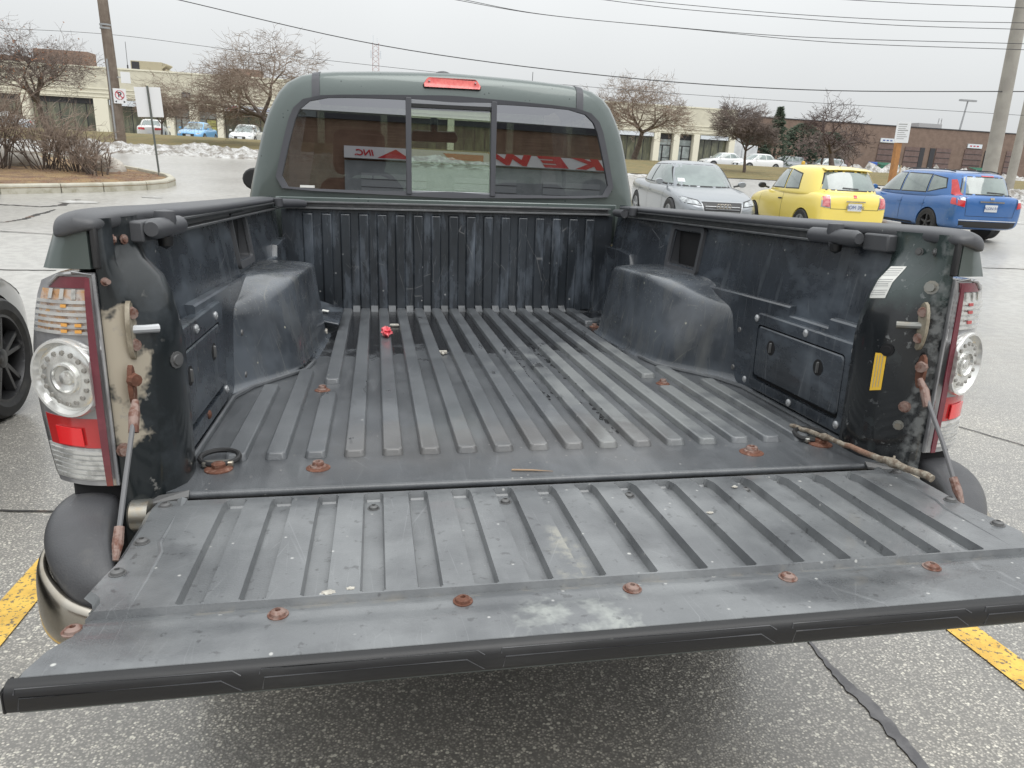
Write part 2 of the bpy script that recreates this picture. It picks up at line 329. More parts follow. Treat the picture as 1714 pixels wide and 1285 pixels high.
# asphalt with visible aggregate
def asphalt(name='asphalt'):
    m = bpy.data.materials.new(name); m.use_nodes = True; t = m.node_tree; n = t.nodes; l = t.links.new; b = n['Principled BSDF']
    tcn = n.new('ShaderNodeTexCoord'); co = tcn.outputs['Object']
    def V(s, r=1, feat='F1', v=None):
        x = n.new('ShaderNodeTexVoronoi'); x.feature = feat; x.inputs['Scale'].default_value = s; x.inputs['Randomness'].default_value = r; l(v or co, x.inputs['Vector']); return x
    def No(s, d=4):
        x = n.new('ShaderNodeTexNoise'); x.inputs['Scale'].default_value = s; x.inputs['Detail'].default_value = d; l(co, x.inputs['Vector']); return x.outputs['Fac']
    def mr_(s, a, bb, c=0, d=1):
        x = n.new('ShaderNodeMapRange'); x.inputs[1].default_value = a; x.inputs[2].default_value = bb; x.inputs[3].default_value = c; x.inputs[4].default_value = d; l(s, x.inputs[0]); return x.outputs[0]
    def mixc(f, a, bb, mode='MIX'):
        x = n.new('ShaderNodeMix'); x.data_type = 'RGBA'; x.blend_type = mode
        for i, q in ((0, f), (6, a), (7, bb)):
            if isinstance(q, tuple): x.inputs[i].default_value = (*q, 1)
            elif isinstance(q, float): x.inputs[i].default_value = q
            else: l(q, x.inputs[i])
        return x.outputs[2]
    mm = n.new('ShaderNodeMapping'); mm.inputs['Scale'].default_value = (1, 1.1, .01); l(co, mm.inputs['Vector'])
    v1 = V(150, 1, v=mm.outputs[0]); v2 = V(62, 1, v=mm.outputs[0])
    s1 = n.new('ShaderNodeSeparateColor'); l(v1.outputs['Color'], s1.inputs[0]); s2 = n.new('ShaderNodeSeparateColor'); l(v2.outputs['Color'], s2.inputs[0])
    ramp = n.new('ShaderNodeValToRGB'); e = ramp.color_ramp.elements
    e[0].color = (.18, .171, .156, 1); e[0].position = 0; e[1].color = (.62, .59, .52, 1); e[1].position = 1
    for p, cc in ((.45, (.26, .248, .226, 1)), (.75, (.35, .333, .30, 1)), (.92, (.46, .435, .38, 1))):
        q = e.new(p); q.color = cc
    l(s1.outputs[0], ramp.inputs[0])
    gap = mr_(v1.outputs['Distance'], .35, .6)
    c = mixc(gap, ramp.outputs[0], (.145, .139, .128))
    big = n.new('ShaderNodeMath'); big.operation = 'MULTIPLY'; l(mr_(v2.outputs['Distance'], .26, .36, 1, 0), big.inputs[0])
    gt = n.new('ShaderNodeMath'); gt.operation = 'GREATER_THAN'; gt.inputs[1].default_value = .86; l(s2.outputs[1], gt.inputs[0]); l(gt.outputs[0], big.inputs[1])
    c = mixc(big.outputs[0], c, (.52, .50, .44))
    c = mixc(mr_(No(.7, 5), .35, .7), c, mixc(1.0, c, (1.35, 1.33, 1.28), 'MULTIPLY'))
    c = mixc(mr_(No(3.5, 5), .5, .75, 0, .5), c, (.17, .163, .152))
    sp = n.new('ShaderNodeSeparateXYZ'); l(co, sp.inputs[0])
    salt_sheen = n.new('ShaderNodeMath'); salt_sheen.operation = 'MULTIPLY'; l(mr_(sp.outputs[1], 1.5, 7), salt_sheen.inputs[0]); l(mr_(No(.5, 6), .3, .6, .55, 1), salt_sheen.inputs[1])
    c = mixc(salt_sheen.outputs[0], c, mixc(mr_(No(9, 5), .4, .6), (.33, .32, .295), (.41, .40, .37)))   # paler further out: dried salts, plus the sky's wet grazing sheen put into colour
    rr = mr_(No(.35, 4), .35, .7, .30, .5); b.inputs['Coat Weight'].default_value = .55; b.inputs['Coat Roughness'].default_value = .22
    l(c, b.inputs['Base Color']); l(rr, b.inputs['Roughness']); b.inputs['Specular IOR Level'].default_value = .5
    bp = n.new('ShaderNodeBump'); bp.inputs['Strength'].default_value = .35; bp.inputs['Distance'].default_value = .003; bp.invert = True
    l(v1.outputs['Distance'], bp.inputs['Height']); l(bp.outputs[0], b.inputs['Normal'])
    return m
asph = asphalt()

# ------------------------------------------------------------------ ground
xs = [-400, -200, -120, -80, -60] + [x for x in range(-50, 61, 5)] + [80, 120, 200, 400]
ys = [-400, -150, -60, -30, -15] + [-10 + i * 1.0 for i in range(46)] + [40, 45, 50, 60, 80, 120, 200, 500]
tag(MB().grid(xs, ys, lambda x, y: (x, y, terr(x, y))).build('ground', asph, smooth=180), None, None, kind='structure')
def drape(pts_l, pts_r, dz):
    m = MB(); m.loft([[(a[0], a[1], terr(*a) + dz), (b[0], b[1], terr(*b) + dz)] for a, b in zip(pts_l, pts_r)], closed=False); return m
yline = mat('road_paint', (.80, .52, .10), .6, var=((.62, .38, .07), 9, .4, .6), bump=(300, .5, .002), layers=[dict(k='noise', s=70, lo=.56, hi=.60, c=(.10, .095, .085), fac=.9), dict(k='noise', s=6, lo=.66, hi=.72, c=(.12, .115, .10), fac=.9)])
for side, lab in ((-1, 'worn yellow parking stall line left of the pickup under its bumper corner'), (1, 'worn yellow parking stall line right of the pickup below the tailgate')):
    yy = [-3 + i * .25 for i in range(29)]
    o = drape([(side * 1.45 - .055, y) for y in yy], [(side * 1.45 + .055, y) for y in yy], .004).build('stall_line', yline)
    o['kind'] = 'structure'; o['label'] = lab
sealm = mat('crack_filler', (.085, .083, .088), .45, var=((.13, .127, .13), 20, .4, .6), bump=(90, .4, .003))
crackm = mat('crack', (.03, .028, .026), .9, layers=[dict(k='noise', s=3, lo=.55, hi=.65, c=(.16, .10, .07), fac=.7)])
def ribbon(name, pts, w0, mt, dz=.004, seed=1, jit=.35, step=.06):
    rr = random.Random(seed); A = []; B = []
    P = [Vector(p) for p in pts]
    for i in range(len(P) - 1):
        n_ = max(2, int((P[i + 1] - P[i]).length / step))
        for k in range(n_):
            p = P[i].lerp(P[i + 1], k / n_); d = (P[i + 1] - P[i]).normalized(); q = Vector((-d.y, d.x))
            ww = w0[i] + (w0[i + 1] - w0[i]) * k / n_; off = rr.uniform(-1, 1) * ww * jit
            A.append(p + q * (ww / 2 + off * .7)); B.append(p - q * (ww / 2 - off))
    o = drape([tuple(a) for a in A], [tuple(b) for b in B], dz).build(name, mt, smooth=0); o['kind'] = 'structure'; return o
ribbon('asphalt_seam', [(.93, .30), (.92, .18), (.915, .1), (.925, 0), (.925, -.09), (.91, -.22), (.90, -.6)], [.008, .014, .028, .04, .035, .03, .04], sealm, seed=3, jit=.20, step=.016)
ribbon('pavement_crack', [(-9, 14.3), (-7.22, 14.1), (-6.5, 13.95), (-6.3, 14.3), (-6.4, 15.5)], [.10, .12, .09, .14, .10], crackm, seed=4)
ribbon('pavement_crack', [(-7, 10.9), (-6.0, 11.4), (-5.95, 11.9), (-6.03, 12.6), (-6.12, 13.66)], [.03, .05, .07, .10, .03], crackm, seed=5)
ribbon('pavement_crack', [(-7, 10.6), (-5.64, 10.38), (-4.8, 10.22)], [.02, .035, .02], crackm, seed=6)
ribbon('pavement_crack', [(-6, 8.1), (-4.5, 8.04), (-4.0, 8.05)], [.02, .03, .03], crackm, seed=7)
ribbon('pavement_crack', [(-2.6, 1.56), (-1.82, 1.52), (-1.3, 1.45)], [.008, .014, .01], crackm, seed=8)
ribbon('pavement_crack', [(3.0, 2.4), (3.03, 2.21), (3.2, 1.7), (3.4, 1.2)], [.006, .012, .012, .01], crackm, seed=9)
ribbon('pavement_crack', [(9, 9.5), (10.7, 9.46), (14, 9.8)], [.03, .05, .03], crackm, seed=10)
grassm = mat('winter_grass', (.20, .15, .06), .9, var=((.13, .12, .05), 1.2, .35, .65), bump=(40, .8, .03), layers=[dict(k='noise', s=18, lo=.5, hi=.7, c=(.28, .22, .11), fac=.6)])
gx = [-90 + i * 3 for i in range(45)]; gy = [30.2, 31, 33, 36, 40, 44, 47, 50]
def gz(x, y): return terr(x, y) + .02 + .45 * S((y - 30.2) / 14) * (1 - S((y - 47) / 3)) + .02 * noise.noise(Vector((x, y, 0)))
tag(MB().grid(gx, gy, lambda x, y: (x, y, gz(x, y))).build('grass_strip', grassm, smooth=180), None, None, kind='structure')
# the light walk in front of the beige units
conc = mat('concrete', (.42, .40, .36), .8, var=((.30, .28, .25), 3, .4, .7), bump=(60, .4, .004))
tag(MB().box(-90, 35.5, 66.2, 68.9, .6, .80).build('sidewalk', conc, bevel=.02), None, None, kind='structure')

# ================================================================== THE PICKUP (own frame: x across, y forward, z up from the bed floor)
FZ = 0.76
RT = Matrix(((0.999914, 0.000708, -0.01307), (0, 0.998537, 0.054079), (0.01309, -0.054074, 0.998451)))
truck = empty('pickup_truck', (0, 0, 0), RT.to_euler())
tag(truck, 'dark green pickup with its tailgate down and worn black bed liner', 'pickup truck')
def tp(mb, name, m, parent=None, **k):
    """a part of the truck; a sub-part when parent is a part"""
    if parent is None: return mb.build(name, m, truck, loc=(0, 0, FZ), **k)
    return mb.build(name, m, parent, **k)
PITCH = .0762
# ---- bed floor and its ribs
m = MB().box(-.70, .70, -.182, 1.77, -.016, 0); m.tube([(-.676, -.182, -.0075), (.666, -.182, -.0075)], .0078, 14)
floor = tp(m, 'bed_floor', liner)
def rib(x, y0, y1, hw=.0222, tw=.0188, h=.0135):
    c = .006
    def o8(w_, a, b_, z): return [(x - w_ + c, a, z), (x + w_ - c, a, z), (x + w_, a + c, z), (x + w_, b_ - c, z), (x + w_ - c, b_, z), (x - w_ + c, b_, z), (x - w_, b_ - c, z), (x - w_, a + c, z)]
    return MB().loft([o8(hw, y0, y1, -.002), o8(tw, y0 + .0065, y1 - .005, h)])
segs = {1: [(-.044, .50)], 2: [(-.044, .66)], 3: [(-.044, .41), (.53, 1.757)], 15: [(-.044, .41), (.53, 1.757)], 16: [(-.044, .64), (1.42, 1.757)], 17: [(-.044, .48)]}
for k in range(1, 18):
    for y0, y1 in segs.get(k, [(-.044, 1.757)]):
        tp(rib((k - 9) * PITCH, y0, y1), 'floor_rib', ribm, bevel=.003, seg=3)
for k in range(2, 17):
    if k in (2, 16): continue
    x = (k - 8.5) * PITCH
    tp(MB().plate([(x - .015, 1.735, 0), (x - .015, 1.768, .022), (x - .015, 1.768, 0)], (.03, 0, 0)), 'floor_tab', ribm)
# ---- front wall of the bed
m = MB().box(-.715, .715, 1.768, 1.80, -.02, .425)
fw = tp(m, 'front_wall', frontp)
for k in range(0, 19):
    x = (k - 9) * PITCH
    if abs(x) > .68: continue
    tp(MB().loft([[(x - .024, 1.770, .002), (x + .024, 1.770, .002), (x + .024, 1.770, .415), (x - .024, 1.770, .415)],
                  [(x - .018, 1.756, .008), (x + .018, 1.756, .008), (x + .018, 1.756, .408), (x - .018, 1.756, .408)]]), 'wall_rib', frontp, bevel=.0025, seg=2)
railm = mat('deck_rail_metal', (.17, .175, .18), .4, metal=.7, layers=[dict(k='noise', s=30, lo=.5, hi=.7, c=(.3, .3, .3), fac=.5)])
m = MB().box(-.70, .70, 1.750, 1.80, .428, .436).box(-.70, .70, 1.750, 1.80, .452, .459).box(-.70, .70, 1.785, 1.80, .436, .452)
tp(m, 'front_deck_rail', railm, bevel=.001)
tp(MB().box(-.74, .74, 1.80, 1.825, .30, .475), 'bed_header', green, bevel=.004)
# ---- side walls (x measured outward; s = -1 left, 1 right)
def sx_(s, pts): return [(s * p[0], p[1], p[2]) for p in pts]
def side(s):
    mir = (s < 0)
    def B(mb, name, m_, parent=None, **k): return tp(mb, name, m_, parent, mirror=mir, **k)
    # lower skin with the stepped ledge, upper skin leaning outward; the utility opening is a real hole
    LZ = .262 if s > 0 else .280
    ya, yb = (.23, .06) if s > 0 else (.13, -.02)
    low = MB()
    prof = [(-.10, LZ), (yb - .001, LZ), (yb, LZ - .022), (ya, LZ - .022), (ya + .001, LZ), (1.45, LZ - .02), (1.47, LZ + .02), (1.60, LZ + .03), (1.77, LZ + .03)]
    ring0 = [(.700, y, -.01) for y, z in prof]; ring1 = [(.7, y, z * .5) for y, z in prof]; ring2 = [(.700, y, z - .004) for y, z in prof]
    ring3 = [(.704, y, z) for y, z in prof]; ring4 = [(.728, y, z + .002) for y, z in prof]
    low.loft([ring0, ring1, ring2, ring3, ring4], closed=False, caps=False)
    B(low, 'lower_side_wall', wallp, smooth=30)
    def xu(z): return .716 + (z - .25) * .14
    oy0, oy1, oz0, oz1 = (.865, 1.085, .287, .405) if s > 0 else (.79, .985, .305, .420)
    up = MB(); yg = [-.10, .3, .6, oy0, oy1, 1.4, 1.77]; zg = [.235, oz0, oz1, .475]
    for i in range(len(yg) - 1):
        for j in range(len(zg) - 1):
            if yg[i] == oy0 and zg[j] == oz0: continue
            a, b_, c_, d = yg[i], yg[i + 1], zg[j], zg[j + 1]
            up.add([(xu(c_), a, c_), (xu(c_), b_, c_), (xu(d), b_, d), (xu(d), a, d)], [(0, 1, 2, 3)])
    B(up, 'upper_side_wall', wallp, smooth=0)
    sk = -.03 if s > 0 else -.06      # the opening leans with the wall panel
    def rr(y0, y1, z0, z1, r, x, n=4):
        pts = []
        for cy, cz, a0 in ((y1 - r, z1 - r, 0), (y0 + r, z1 - r, 90), (y0 + r, z0 + r, 180), (y1 - r, z0 + r, 270)):
            for k in range(n + 1):
                a = math.radians(a0 + 90 * k / n); yy, zz = cy + r * math.cos(a), cz + r * math.sin(a)
                pts.append((xu(zz) + x, yy, zz))
        return pts
    fr = MB().loft([rr(oy0 - .03, oy1 + .03, oz0 - .022, oz1 + .022, .02, .002), rr(oy0 - .028, oy1 + .028, oz0 - .020, oz1 + .020, .018, -.010),
                    rr(oy0 - .006, oy1 + .006, oz0 - .004, oz1 + .004, .012, -.008), rr(oy0, oy1, oz0, oz1, .01, .05)], caps=False)
    f_ = B(fr, 'pocket_frame', capm, smooth=40)
    B(MB().box(.755, .84, oy0 - .06, oy1 + .06, oz0 - .04, oz1 + .04), 'pocket_recess', dark, parent=f_)
    # wheel well: a rounded box swelling out of the wall
    F = [(.73, .44), (.672, .52), (.60, .615), (.553, .70), (.540, .80), (.528, .95), (.518, 1.12), (.513, 1.24), (.535, 1.30), (.62, 1.34), (.73, 1.36)]
    T = [(.73, .50), (.712, .565), (.655, .665), (.600, .765), (.570, .85), (.556, .95), (.548, 1.08), (.552, 1.15), (.578, 1.20), (.64, 1.235), (.73, 1.25)]
    M_ = [(.73, .46), (.69, .545), (.628, .655), (.585, .745), (.556, .84), (.545, .96), (.537, 1.12), (.536, 1.22), (.56, 1.265), (.64, 1.30), (.73, 1.32)]
    def rg(poly, z, zf=None): return [(x, y, z if zf is None else zf(x, y)) for x, y in poly]
    tz = lambda x, y: .266 - .050 * S((.84 - y) / .28)
    ww = MB().loft([rg([(p[0] - .018, p[1] + (-.012 if p[1] < 1 else .012)) for p in F], .0), rg(F, .008), rg([(p[0] + .004, p[1]) for p in F], .06), rg(M_, .185), rg([(a[0] * .8 + b_[0] * .2, a[1] * .8 + b_[1] * .2) for a, b_ in zip(M_, T)], 0, lambda x, y: tz(x, y) - .020), rg([(a[0] * .55 + b_[0] * .45, a[1] * .55 + b_[1] * .45) for a, b_ in zip(M_, T)], 0, lambda x, y: tz(x, y) - .007), rg(T, 0, tz),
                    rg([(min(.73, p[0] + .03), (p[1] - .9) * .88 + .9) for p in T], 0, lambda x, y: tz(x, y) + .004), rg([(min(.73, p[0] + .08), (p[1] - .9) * .7 + .9) for p in T], .272), rg([(.73, (p[1] - .9) * .5 + .9) for p in T], .273)], closed=False, caps=False)
    B(ww, 'wheel_well', wellp, sub=2)
    B(MB().tube([(.69, -.10, .004), (.69, .40, .004), (.66, .50, .004), (.585, .615, .004), (.54, .68, .004), (.523, .80, .004)], .007, 8), 'floor_moulding', liner)
    # access panel: frame, door, knobs, screws
    a0, a1, z0, z1 = (-.09, .372, .016, .227) if s > 0 else (-.135, .340, .018, .262)
    d0, d1, e0, e1 = (-.035, .345, .056, .192) if s > 0 else (-.090, .290, .066, .214)
    xx = .686 if s > 0 else .690
    def rp(y0, y1, zz0, zz1, r, x):
        return [(x, c[1], c[2]) for c in rr(y0, y1, zz0, zz1, r, 0)]
    gap = .004
    fr = MB().loft([rp(a0, a1, z0, z1, .03, xx + .02), rp(a0, a1, z0, z1, .03, xx + .002), rp(a0 + .004, a1 - .004, z0 + .004, z1 - .004, .027, xx - .001),
                    rp(d0 - gap, d1 + gap, e0 - .012, e1 + gap, .012, xx - .001), rp(d0 - gap, d1 + gap, e0 - .012, e1 + gap, .012, xx + .012)], caps=False)
    fr = B(fr, 'access_frame', wallp, smooth=30)
    B(MB().loft([rp(d0 - .01, d1 + .01, e0 - .02, e1 + .01, .012, xx + .0125), rp(d0 - .01, d1 + .01, e0 - .02, e1 + .01, .012, xx + .0140)]), 'shadow_gap', dark, parent=fr)
    dn = B(MB().loft([rp(d0, d1, e0, e1, .012, xx + .012), rp(d0, d1, e0, e1, .012, xx), rp(d0 + .003, d1 - .003, e0 + .003, e1 - .003, .010, xx - .0025)]), 'access_door', wallp, smooth=30)
    for ky in ((d0 + (d1 - d0) * .235), (d0 + (d1 - d0) * .80)):
        kz = e0 + (e1 - e0) * .66
        B(MB().lathe((xx - .0026, ky, kz), (-1, 0, 0), [(.0002, .0006), (.0195, .0006), (.0195, 0)], 20), 'latch_recess', dark, parent=dn)
        B(MB().loft([rp(ky - .0035, ky + .0035, kz - .014, kz + .014, .003, xx - .003), rp(ky - .0025, ky + .0025, kz - .013, kz + .013, .0025, xx - .0075)]), 'latch_blade', greyscrew, parent=dn)
    sp = ((.358, .210), (.123, .214), (-.067, .211), (.388, .031), (.158, .029), (-.040, .035)) if s > 0 else ((.262, .236), (.080, .240), (-.118, .240), (.322, .048), (.128, .045), (-.070, .045))
    for i, (yy, zz) in enumerate(sp):
        mm_ = rust if (s < 0 and i == 4) else screwm
        B(MB().lathe((xx - .001, yy, zz), (-1, 0, 0), [(.0095, 0), (.0095, .002), (.006, .0045), (.0025, .005), (.002, .003)], 14), 'screw', mm_, parent=fr)
    for yy, zz in ((.40, .17), (.415, .06)):
        B(MB().lathe((.66, yy, zz), (-1, 0, 0), [(.008, 0), (.007, .003), (.0001, .003)], 12), 'plug', greyscrew)
    # jamb: pillar of painted metal at the tailgate
    def xi(z): return .672 + .022 * S((z - .27) / .08) + .038 * S((z - .35) / .06)
    rings = []
    for z in (-.14, -.04, .05, .15, .25, .30, .34, .37, .40, .43, .468):
        a = xi(z); bulge = .012 * S((z - .28) / .05) * (1 - S((z - .40) / .03))
        rings.append([(.74, -.04, z), (a + .02, -.055, z), (a + .002, -.072, z), (a - bulge, -.10, z), (a + .002 - bulge, -.142, z), (a + .016, -.168, z), (.712 + (a - .672) * .4, -.196, z), (.730 + (a - .672) * .2, -.214, z), (.747, -.222, z), (.757, -.222, z), (.760, -.12, z)])
    jb = MB().loft(rings); jbv = BVHTree.FromPolygons([Vector(v) for v in jb.v], jb.f)
    jm = B(jb, 'tailgate_jamb', jamb_l if s < 0 else jambm, smooth=60)
    # bolts, striker, cable bracket on the jamb
    def bolt(y, z, x, mt, r=.011, d=(-.75, -.66, 0), h=.012, nm='bolt'):
        hh = jbv.ray_cast(Vector((.4, y, z)), Vector((1, 0, 0)))
        if hh[0] is not None: x = hh[0].x - .0005; d = hh[1] if hh[1].x < 0 else -hh[1]
        B(MB().lathe((x, y, z), d, [(r * 1.5, 0), (r * 1.5, .002), (r, .002), (r * .9, h), (.0001, h)], 10), nm, mt, parent=jm)
    bm_ = rusts if s < 0 else greyscrew
    bolt(-.147, .432, .712, bm_, .0055, h=.005); bolt(-.185, .434, .726, bm_, .0055, h=.005)
    if s > 0:
        bolt(-.204, .368, .722, zinc, .009); bolt(-.202, .126, .712, rusts, .008); bolt(-.198, .086, .710, zinc, .007); bolt(-.165, .236, .688, dark, .009, h=.003)
    else:
        bolt(-.222, .372, .732, rusts, .0045); bolt(-.142, .228, .682, greyscrew, .010, h=.005); bolt(-.222, .095, .725, rusts, .008)
    # striker: plate and protruding pin
    st = B(MB().loft([[(.724 + .001 * k, -.207 - .0165 * math.sin(a) * .9, .292 + .048 * math.cos(a)) for a in [2 * math.pi * i / 14 for i in range(14)]] for k in (0, -7)]), 'striker_plate', mat('striker_metal', (.22, .19, .14), .5, metal=.3, var=((.36, .32, .25), 40, .4, .6)), parent=jm)
    B(MB().tube([(.724, -.206, .293), (.706, -.190, .291), (.688, -.176, .290)], [.008, .007, .0075], 10), 'striker_pin', zinc if s > 0 else screwm, parent=jm)
    for zz in (.320, .268):
        B(MB().lathe((.718, -.207, zz), (-.8, -.6, 0), [(.011, 0), (.009, .006), (.0001, .006)], 10), 'striker_bolt', rusts, parent=jm)
    # cable bracket
    B(MB().loft([[(.726 + dx, -.224 - .011 * math.sin(a), .205 + .034 * math.cos(a)) for a in [2 * math.pi * i / 12 for i in range(12)]] for dx in (0, -.007)]), 'cable_bracket', rust, parent=jm)
    B(MB().lathe((.720, -.226, .215), (-.8, -.6, 0), [(.012, 0), (.010, .010), (.0001, .010)], 10), 'bracket_bolt', rusts if s > 0 else rust, parent=jm)
    # retaining cable down to the tailgate
    y_end, p0 = (-.402, (.706, -.243, .195)) if s > 0 else (-.435, (.708, -.262, .19))
    P = [p0, (.706, p0[1] - .028, .162), (.704, (p0[1] - .028) * .55 + y_end * .45, .095), (.703, y_end + .028, .036), (.702, y_end, .004)]
    cb = B(MB().tube(P[1:4], .0040, 8), 'retaining_cable', cable)
    B(MB().tube([P[0], (.706, p0[1] - .018, .175), (.7055, p0[1] - .032, .148)], [.005, .0085, .0075], 10), 'cable_ferrule', rusts, parent=cb)
    B(MB().tube([(.7032, y_end + .032, .041), (.7025, y_end + .016, .022), P[4]], [.0070, .0080, .004], 10), 'cable_ferrule', rusts, parent=cb)
    # deck rail with cleats
    rl = MB(); 
    for (zt, th) in ((.456, .006), (.434, .006)):
        rl.box(.712, .745, .03, 1.72, zt - th, zt)
    rl.box(.738, .746, .03, 1.72, .43, .456)
    rl = B(rl, 'deck_rail', railm, bevel=.0012)
    cy = .085 if s > 0 else -.03
    B(MB().tube([(.700, cy + .09, .446), (.700, cy + .085, .446), (.700, cy - .075, .447), (.700, cy - .09, .447)], [.010, .0175, .0175, .012], 14), 'cleat_bar', capm, parent=rl, smooth=40)
    B(MB().lathe((.700, cy, .436), (0, 0, 1), [(.010, -.012), (.013, .0), (.019, .022), (.017, .038), (.0001, .041)], 16), 'cleat_knob', capm, parent=rl)
    B(MB().lathe((.700, cy - .01, .42), (0, 0, 1), [(.0001, -.012), (.012, -.006), (.014, .01)], 12), 'cleat_screw', blackp, parent=rl)
    B(MB().box(.712, .742, cy - .165 if s > 0 else cy - .09, cy - .085 if s > 0 else cy + .01, .424, .460), 'rail_end_cap', capm, parent=rl, bevel=.004)
    B(MB().tube([(.698, 1.30 + .26 * (s > 0), .444), (.698, 1.305 + .25 * (s > 0), .444), (.698, 1.42 + .26 * (s > 0), .444)], [.012, .017, .015], 14), 'cleat_bar', capm, parent=rl, smooth=40) if s > 0 else \
        B(MB().tube([(.700, 1.60, .452), (.64, 1.70, .450), (.62, 1.735, .448)], [.018, .017, .015], 14), 'cleat_bar', capm, parent=rl, smooth=40)
    B(MB().lathe((.700, 1.56 if s < 0 else 1.46, .45), (0, 0, 1), [(.016, -.01), (.018, .02), (.0001, .026)], 14), 'cleat_knob', capm, parent=rl)
    # rail cap: moulded plastic along the top with a thick hooded rear end
    secs = []
    for y, xo, xin, zt, drop, din in ((1.83, .828, .712, .474, .014, .018), (1.2, .830, .710, .474, .014, .018), (.25, .828, .708, .476, .016, .022), (.12, .827, .716, .477, .018, .024), (.05, .826, .728, .478, .020, .022), (-.12, .822, .736, .479, .024, .026), (-.19, .818, .738, .478, .027, .028), (-.222, .812, .742, .474, .024, .024), (-.238, .800, .750, .466, .014, .014)):
        secs.append([(xin, y, zt - din), (xin - .001, y, zt - .007), (xin + .008, y, zt - .001), (xin + .03, y, zt + .002), ((xin + xo) / 2, y, zt + .003), (xo - .022, y, zt), (xo - .006, y, zt - .006), (xo, y, zt - .016), (xo + .002, y, zt - .012 - drop), (xo - .01, y, zt - .012 - drop), (xin + .012, y, zt - din)])
    B(MB().loft(secs), 'rail_cap', capm, sub=2)
    # outer bed side with wheel opening, corner panel
    og = [(.748, .44), (.790, .450), (.812, .44), (.822, .40), (.848, .34), (.868, .27), (.876, .20), (.872, .12), (.862, .06), (.850, .0), (.845, -.10), (.835, -.20), (.82, -.30), (.76, -.36)]
    bs = MB().loft([[(x + .012 * S((y + .1) / .4), y, z) for x, z in og] for y in (-.10, .0, .4, .8, 1.2, 1.83)], closed=False, caps=False)
    o = bs.build('bed_side', green, truck, loc=(0, 0, FZ), smooth=60, mirror=mir)
    ct = MB().lathe((s * .6, .83, -.40), (s, 0, 0), [(.43, 0), (.43, .5)], 40).build('cutter', green, truck, loc=(0, 0, FZ))
    fixn(ct); bo = o.modifiers.new('b', 'BOOLEAN'); bo.operation = 'DIFFERENCE'; bo.object = ct; bo.solver = 'EXACT'
    sol = o.modifiers.new('s', 'SOLIDIFY'); sol.thickness = .004; o.modifiers.move(1, 0)
    bake(o); bpy.data.objects.remove(ct)
    # painted corner above the lamp
    cp = MB(); R1 = []
    for z in (.392, .41, .43, .456):
        xo = .841 - (z - .39) * .38
        R1.append([(.758, -.215, z), (.762, -.229, z), (.785, -.228, z), (xo - .018, -.222, z), (xo - .004, -.208, z), (xo, -.18, z), (xo - .005, -.10, z), (.758, -.10, z)])
    B(cp.loft(R1), 'corner_panel', green, smooth=60)
    B(MB().box(.748, .758, -.232, -.220, .392, .460), 'corner_seal', rubber, bevel=.003)
    B(MB().box(.745, .838, -.205, -.12, -.16, .035), 'corner_filler', dark, bevel=.005)
    # ---- tail lamp
    Zs = [.034, .05, .08, .11, .14, .17, .20, .23, .26, .29, .32, .35, .372, .386]
    Xo = [.862, .870, .877, .882, .887, .890, .891, .889, .884, .876, .867, .856, .844, .812]
    def lx(z):
        for i in range(len(Zs) - 1):
            if Zs[i] <= z <= Zs[i + 1]:
                t = (z - Zs[i]) / (Zs[i + 1] - Zs[i]); return Xo[i] * (1 - t) + Xo[i + 1] * t
        return Xo[0] if z < Zs[0] else Xo[-1]
    def ly(x, z): return -.226 + .068 * max(0, (x - .772) / .12) ** 2
    def patch(z0, z1, u0, u1, off, nz=8, nu=8, x0=None, x1=None):
        """a piece of the lamp surface, off metres in front of it, 3 mm thick"""
        g = MB(); A = []; Bq = []
        for j in range(nz + 1):
            z = z0 + (z1 - z0) * j / nz; rowa = []; rowb = []
            for i in range(nu + 1):
                u = u0 + (u1 - u0) * i / nu; xa = .760; xb = lx(z)
                x = xa + (xb - xa) * u if x0 is None else x0 + (x1 - x0) * i / nu
                rowa.append((x, ly(x, z) - off, z)); rowb.append((x, ly(x, z) - off + .003, z))
            A.append(rowa); Bq.append(rowb)
        g.loft([a + b_[::-1] for a, b_ in zip(A, Bq)]); return g
    lmp = MB(); rings = []
    for z in Zs:
        xo = lx(z); n_ = 10; fr_ = [(.758 + (xo - .758) * i / n_, ly(.758 + (xo - .758) * i / n_, z), z) for i in range(n_ + 1)]
        rings.append(fr_ + [(xo + .001, ly(xo, z) + .03, z), (xo - .006, -.08, z), (.758, -.08, z)])
    lamp = B(lmp.loft(rings), 'tail_lamp', shell, smooth=50)
    edge = [(.759, -.229, z) for z in (.036, .12, .20, .30, .384)] + [(x, ly(x, z) - .003, z) for x, z in ((.790, .386), (.812, .382), (.830, .366))]
    B(MB().tube(edge, .0028, 6), 'lamp_edge', shell, parent=lamp)
    B(patch(.040, .380, .02, .11, .0165, 14, 2), 'red_band', redd, parent=lamp)
    B(patch(.362, .380, .13, .80, .002, 2, 6), 'red_band', redd, parent=lamp)
    B(patch(.288, .360, .14, .92, .001, 8, 8), 'indicator_reflector', amber if s < 0 else silver_l, parent=lamp)
    for i in range(6):
        z = .289 + i * .0098
        B(patch(z, z + .0052, .14 if i else .14, .97, .0045, 1, 8), 'lens_rib', clear_l if s < 0 else silver_l, parent=lamp)
    for i in range(3):
        u = .30 + .2 * i
        B(patch(.345, .361, u, u + .07, .004, 1, 2), 'lens_rib', silver_l, parent=lamp)
    if s < 0:
        for (u, z) in ((.22, .292), (.42, .292), (.22, .302), (.42, .302), (.44, .332)):
            B(patch(z, z + .005, u, u + .09, .0060, 1, 2), 'amber_prism', amberb, parent=lamp)
    else:
        for (z) in (.30, .32, .335): B(patch(z, z + .006, .38, .5, .0065, 1, 2), 'amber_prism', redl, parent=lamp)
    cx_, cz_ = .818, .218
